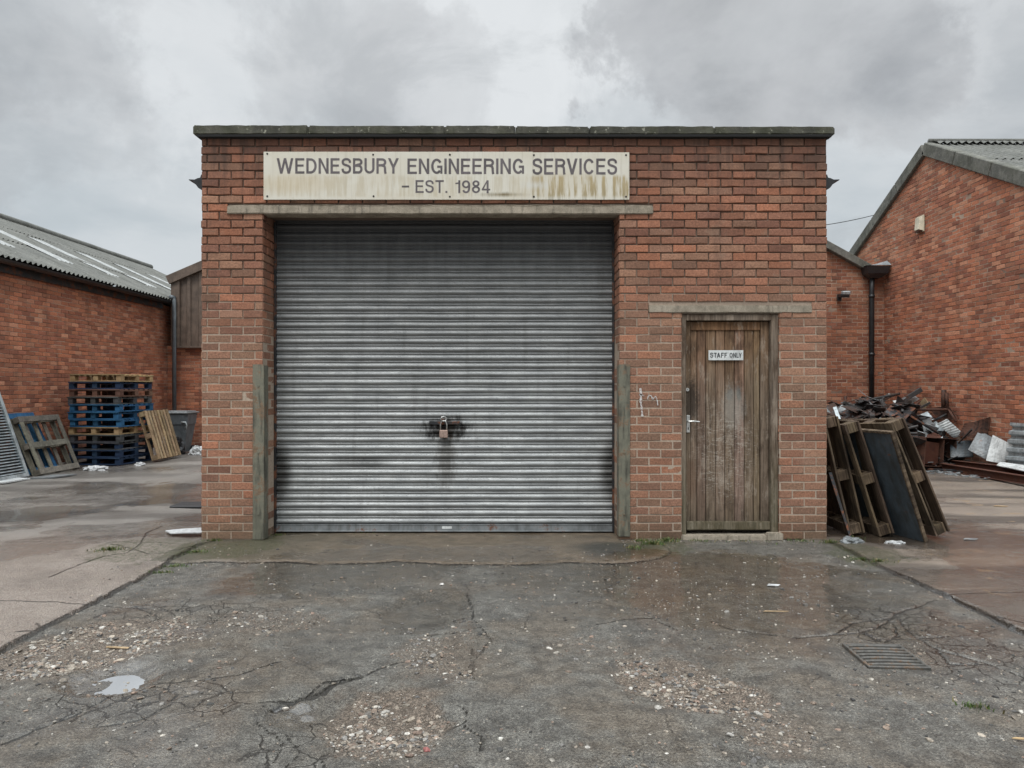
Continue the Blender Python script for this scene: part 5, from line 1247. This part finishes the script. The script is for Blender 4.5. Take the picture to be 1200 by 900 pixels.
for k in range(15000):
    Y = 2.6+5.0*rs.rand()**1.3; X = rs.uniform(-3.6, 3.6)*(.5+.5*Y/7)
    if Y > 7.0 or gatt(conc, X, Y) > 0 and rs.rand() < .7: continue
    if fbm(np.array([X]), np.array([Y]), 1.1, 300)[0] < rs.uniform(.34, .72): continue
    pts.append((X, Y, min(.018, .0043*math.exp(rs.normal()*.62)), DK if rs.rand() < .4 else SP))
# line of chips at wall foot and apron edge
for k in range(420):
    X = rs.uniform(1.05, 3.3) if rs.rand() < .8 else rs.uniform(-2.3, 1.0); Y = 7.19-abs(rs.normal())*.07 if X > 1.05 else 7.45-abs(rs.normal())*.06
    pts.append((X, Y, .004*math.exp(rs.normal()*.5)+.002, SP))
for k in range(350):
    X = rs.uniform(-2.9, 1.4); Y = 6.2+rs.normal()*.10; pts.append((X, Y, .0035*math.exp(rs.normal()*.5)+.001, SP))
stones(pts, 'loose_pebbles', 'loose pebbles and chips scattered over the asphalt', 'pebbles')
# single noticeable stones and litter, each its own thing
def onestone(px, py, s, col, label, cat='stone'):
    X, Y = G(px, py); v = I2V.copy()
    for q in range(8):
        nn = rs.normal(size=3); nn /= np.linalg.norm(nn); dd = v@nn; ov = np.maximum(dd-rs.uniform(.5, .8), 0); v = v-ov[:, None]*nn
    v = v*np.array([s, s*.75, s*.55]); mb = MB(); mb.add(v.tolist(), I2F.tolist(), (*col, 1)); o = mb.build('stone' if cat == 'stone' else 'litter', M['stone']); o.location = (X, Y, gz(X, Y)+s*.25); tag(o, label, cat)
onestone(518, 685, .022, (.6, .58, .54), 'white stone on the asphalt before the shutter apron')
onestone(500, 879, .020, (.30, .11, .10), 'reddish pink stone at the lower edge of the central pothole')
onestone(587, 867, .017, (.60, .58, .52), 'white pebble right of the central pothole')
onestone(855, 863, .021, (.33, .31, .28), 'pale grey stone low in the right gravel trail')
onestone(334, 823, .019, (.5, .46, .4), 'pale flat stone at the left end of the central pothole')
# flat litter
for (px0, py0, px1, py1, mt, lb) in ((901, 685.5, 912, 688, 'litter', 'scrap of white paper on the asphalt in front of the door'), (897, 717, 922, 718.5, 'wood_tan', 'thin pale stick on the asphalt before the door'),
                                    (125, 754, 150, 756.5, 'wood_tan', 'flat pale sliver lying in the left gravel patch'), (1191, 866, 1199, 868.5, 'wood_nat', 'small yellow leaf at the lower right edge'), (1166, 593, 1180, 594.3, 'wood_tan', 'short offcut of wood on the right slab'), (1131, 634, 1144, 635.7, 'greysheet', 'pale scrap on the right concrete slab')):
    a, b, c, d = G(px0, py0), G(px1, py0+1), G(px1, py1), G(px0, py1)
    z = gz(*a)+.006; b = (b[0]+.012, b[1]-.01); d = (d[0]-.01, d[1]+.012)
    board('scrap_piece', [(a[0], a[1], z), (b[0], b[1], z+.004), (c[0], c[1], z), (d[0], d[1], z)], .004, M[mt], lb, 'litter', bend=.006)
# drain grate
dg = empty('drain_grate', (2.04, 4.05, 0), (0, 0, R(-3)), label='rusty cast iron drain grate sunk in the asphalt', cat='drain')
z0_ = gz(2.04, 4.05)
mb = MB(); w, l = .305, .34
for s in (-1, 1): mb.box((s*(w/2), 0, z0_+.006), (.018, l, .022)); 
for s in (-1, 1): mb.box((0, s*(l/2), z0_+.006), (w+.018, .018, .021))
M['iron'] = metal_mat('cast_iron', (.10, .095, .085), (.08, .05, .03), .4, .55, .3, sc=14, dirt=.5)
mb.build('frame', M['iron'], dg)
for k in range(7):
    mb = MB(); yy_ = -l/2+.03+(l-.06)*k/6
    mb.tube([(w/2*t, yy_+.010*(1-t*t), z0_+.010) for t in (-.97, -.6, -.2, .2, .6, .97)], .0115, 6); mb.build('bar', M['iron'], dg, True)
mb = MB(); mb.box((0, 0, z0_+.0), (w-.02, l-.02, .006), bev=0); mb.build('sump', M['hole'], dg)
# flat cover on the left yard
g0 = G(222, 593); dc = empty('inspection_cover', (-3.95, g0[1], .0), label='dark square inspection cover on the left yard slab', cat='manhole cover')
mb = MB(); mb.box((0, 0, gz(*g0)+.012), (.52, .36, .03), bev=.006); mb.build('cover_plate', M['black'], dc)
# ---- weeds
mb = MB(); rng = random.Random(55)
def tuft(X, Y, n, hh, spread, z=None):
    z = gz(X, Y) if z is None else z
    for k in range(n):
        a = rng.uniform(0, 6.28); r = abs(rng.gauss(0, spread)); x_, y_ = X+r*math.cos(a), Y+r*math.sin(a)*.6; H = hh*rng.uniform(.4, 1.1); w = rng.uniform(.002, .0045)
        dx, dy = rng.gauss(0, .5)*H, rng.gauss(0, .5)*H; nx_, ny_ = math.cos(a)*w, math.sin(a)*w
        v = rng.uniform(.6, 1.3); col = (.075*v, .12*v, .03*v, 1) if rng.random() < .7 else (.2*v, .17*v, .07*v, 1)
        mb.add([(x_-nx_, y_-ny_, z-.004), (x_+nx_, y_+ny_, z-.004), (x_+dx*.4+nx_*.8, y_+dy*.4+ny_*.8, z+H*.6), (x_+dx*.4-nx_*.8, y_+dy*.4-ny_*.8, z+H*.6), (x_+dx, y_+dy, z+H*.85)], [(0, 1, 2, 3), (3, 2, 4)], col)
for (px, py, n, hh, sp_) in ((765, 640, 170, .045, .07), (780, 634, 110, .05, .07), (752, 634, 80, .04, .05), (742, 645, 60, .03, .06), (1012, 655, 110, .035, .08), (1030, 660, 80, .03, .07), (975, 636, 90, .05, .06), (128, 648, 130, .04, .07), (205, 664, 90, .03, .09), (230, 650, 110, .03, .07),
                      (190, 672, 50, .025, .06), (250, 634, 60, .03, .06), (325, 627, 50, .025, .05), (430, 624, 30, .02, .15), (1145, 830, 60, .03, .05), (1000, 633, 50, .05, .05), (870, 634, 50, .025, .2), (940, 634, 60, .03, .1), (820, 634, 60, .03, .1)):
    X, Y = G(px, py); Y = min(Y, 7.17) if px > 738 or px < 297 else Y; tuft(X, Y, n, hh, sp_)
tag(mb.build('weeds', M['leaf'], None, fix=False), 'small green weeds and moss tufts in the cracks', 'weeds', kind='stuff')

# ================================================================== SKY, SUN, CAMERA
w = bpy.data.worlds.new('World'); SC.world = w; w.use_nodes = True; n = NT(w.node_tree)
EL, AZM = R(58), R(200)
sky = n.node('ShaderNodeTexSky', sky_type='NISHITA'); sky.sun_disc = False; sky.sun_elevation = EL; sky.sun_rotation = AZM; sky.dust_density = 3
d = n.node('ShaderNodeTexCoord').outputs['Generated']; X, Y, Z = n.sep(d)
zc = n.math('MAXIMUM', Z, 0); dn = n.vmath('DIVIDE', d, None)
nd = n.t.nodes[-1]; cmb = n.node('ShaderNodeCombineXYZ'); za_ = n.math('ADD', zc, .32)
for i in range(3): n.put(cmb.inputs[i], za_)
n.put(nd.inputs[1], cmb.outputs[0]); cl = nd.outputs[0]
warp = n.vmath('SUBTRACT', n.noise(d, 5.5, 9, .62, .2, True), (.5, .5, .5))
dw = n.vmath('NORMALIZE', n.vmath('ADD', d, n.vmath('SCALE', warp, .42)))
n1_ = n.noise(cl, 1.3, 7, .55, .4); n2_ = n.noise(n.vmath('ADD', cl, (5, 2, 1)), 4.0, 6, .6, .3)
base = n.mix(n.ms(Z, .0, .42), (.53, .60, .645, 1), (.58, .62, .65, 1))
c = base
def lobe(px, py, rad, amt, col):
    global c
    v = Vector((px-CX, F, HY-py)).normalized(); ca = math.cos(rad*1.15); cb_ = math.cos(rad*.62)
    c = n.mix(n.ms(n.vmath('DOT_PRODUCT', dw, tuple(v)), ca, cb_, 0, amt), c, col)
br = (.80, .835, .86, 1); dk_ = (.385, .405, .43, 1)
for L_ in ((600, 40, .16, .6, br), (690, 90, .07, .5, br), (1040, 20, .10, .7, br), (220, 60, .13, .5, br), (110, 110, .1, .35, br), (470, -30, .16, .5, br), (640, 130, .10, .3, br),
           (800, 60, .12, .8, dk_), (880, 80, .14, .8, dk_), (970, 50, .11, .8, dk_), (870, 40, .10, .5, (.33, .35, .37, 1)), (760, 110, .07, .6, dk_), (740, 30, .05, .6, dk_), (1000, 100, .09, .5, dk_), (380, 70, .12, .5, dk_), (480, 110, .10, .4, dk_), (40, 40, .12, .5, dk_), (1150, 60, .10, .45, dk_), (20, 170, .10, .3, dk_)):
    lobe(*L_)
c = n.mix(n.ms(n1_, .46, .64, 0, .6), c, n.mix(.5, c, (.92, .93, .94, 1))); c = n.mix(n.ms(n1_, .5, .34, 0, .6), c, n.mix(.5, c, (.36, .38, .40, 1)))
c = n.mix(n.ms(n2_, .40, .66, 0, .22), c, (.78, .81, .83, 1)); n3_ = n.noise(n.vmath('ADD', cl, (1, 8, 3)), 2.2, 9, .62, .5); c = n.mix(n.ms(n3_, .52, .66, 0, .35), c, (.42, .45, .475, 1))
gain = n.ms(Z, .46, .92, 1.0, 4.9)
c = n.mix(1, c, gain, 'MULTIPLY') if False else n.vmath('SCALE', c, gain)
bg1 = n.node('ShaderNodeBackground'); n.put(bg1.inputs[0], c); bg1.inputs[1].default_value = 1.0
bg2 = n.node('ShaderNodeBackground'); n.put(bg2.inputs[0], sky.outputs[0]); bg2.inputs[1].default_value = .05
mx = n.node('ShaderNodeMixShader'); mx.inputs[0].default_value = .06
n.t.links.new(bg1.outputs[0], mx.inputs[1]); n.t.links.new(bg2.outputs[0], mx.inputs[2])
o = n.node('ShaderNodeOutputWorld'); n.t.links.new(mx.outputs[0], o.inputs[0])
sd = bpy.data.lights.new('Sun', 'SUN'); sd.energy = 1.5; sd.angle = R(28); sd.color = (1, .97, .93)
so = bpy.data.objects.new('sun', sd); COL.objects.link(so)
az = R(200); v = Vector((math.sin(az)*math.cos(EL), math.cos(az)*math.cos(EL), math.sin(EL)))
so.rotation_euler = v.to_track_quat('Z', 'Y').to_euler(); so.location = v*30
cd = bpy.data.cameras.new('Camera'); cam = bpy.data.objects.new('Camera', cd); COL.objects.link(cam)
cam.location = (0, 0, EYE); cam.rotation_euler = (R(90), 0, 0); cd.sensor_width = 36; cd.lens = F/1200*36; cd.shift_y = 5/1200; cd.clip_end = 2000; cd.clip_start = .05
SC.camera = cam
SC.view_settings.view_transform = 'Standard'; SC.view_settings.look = 'None'; SC.view_settings.exposure = 0
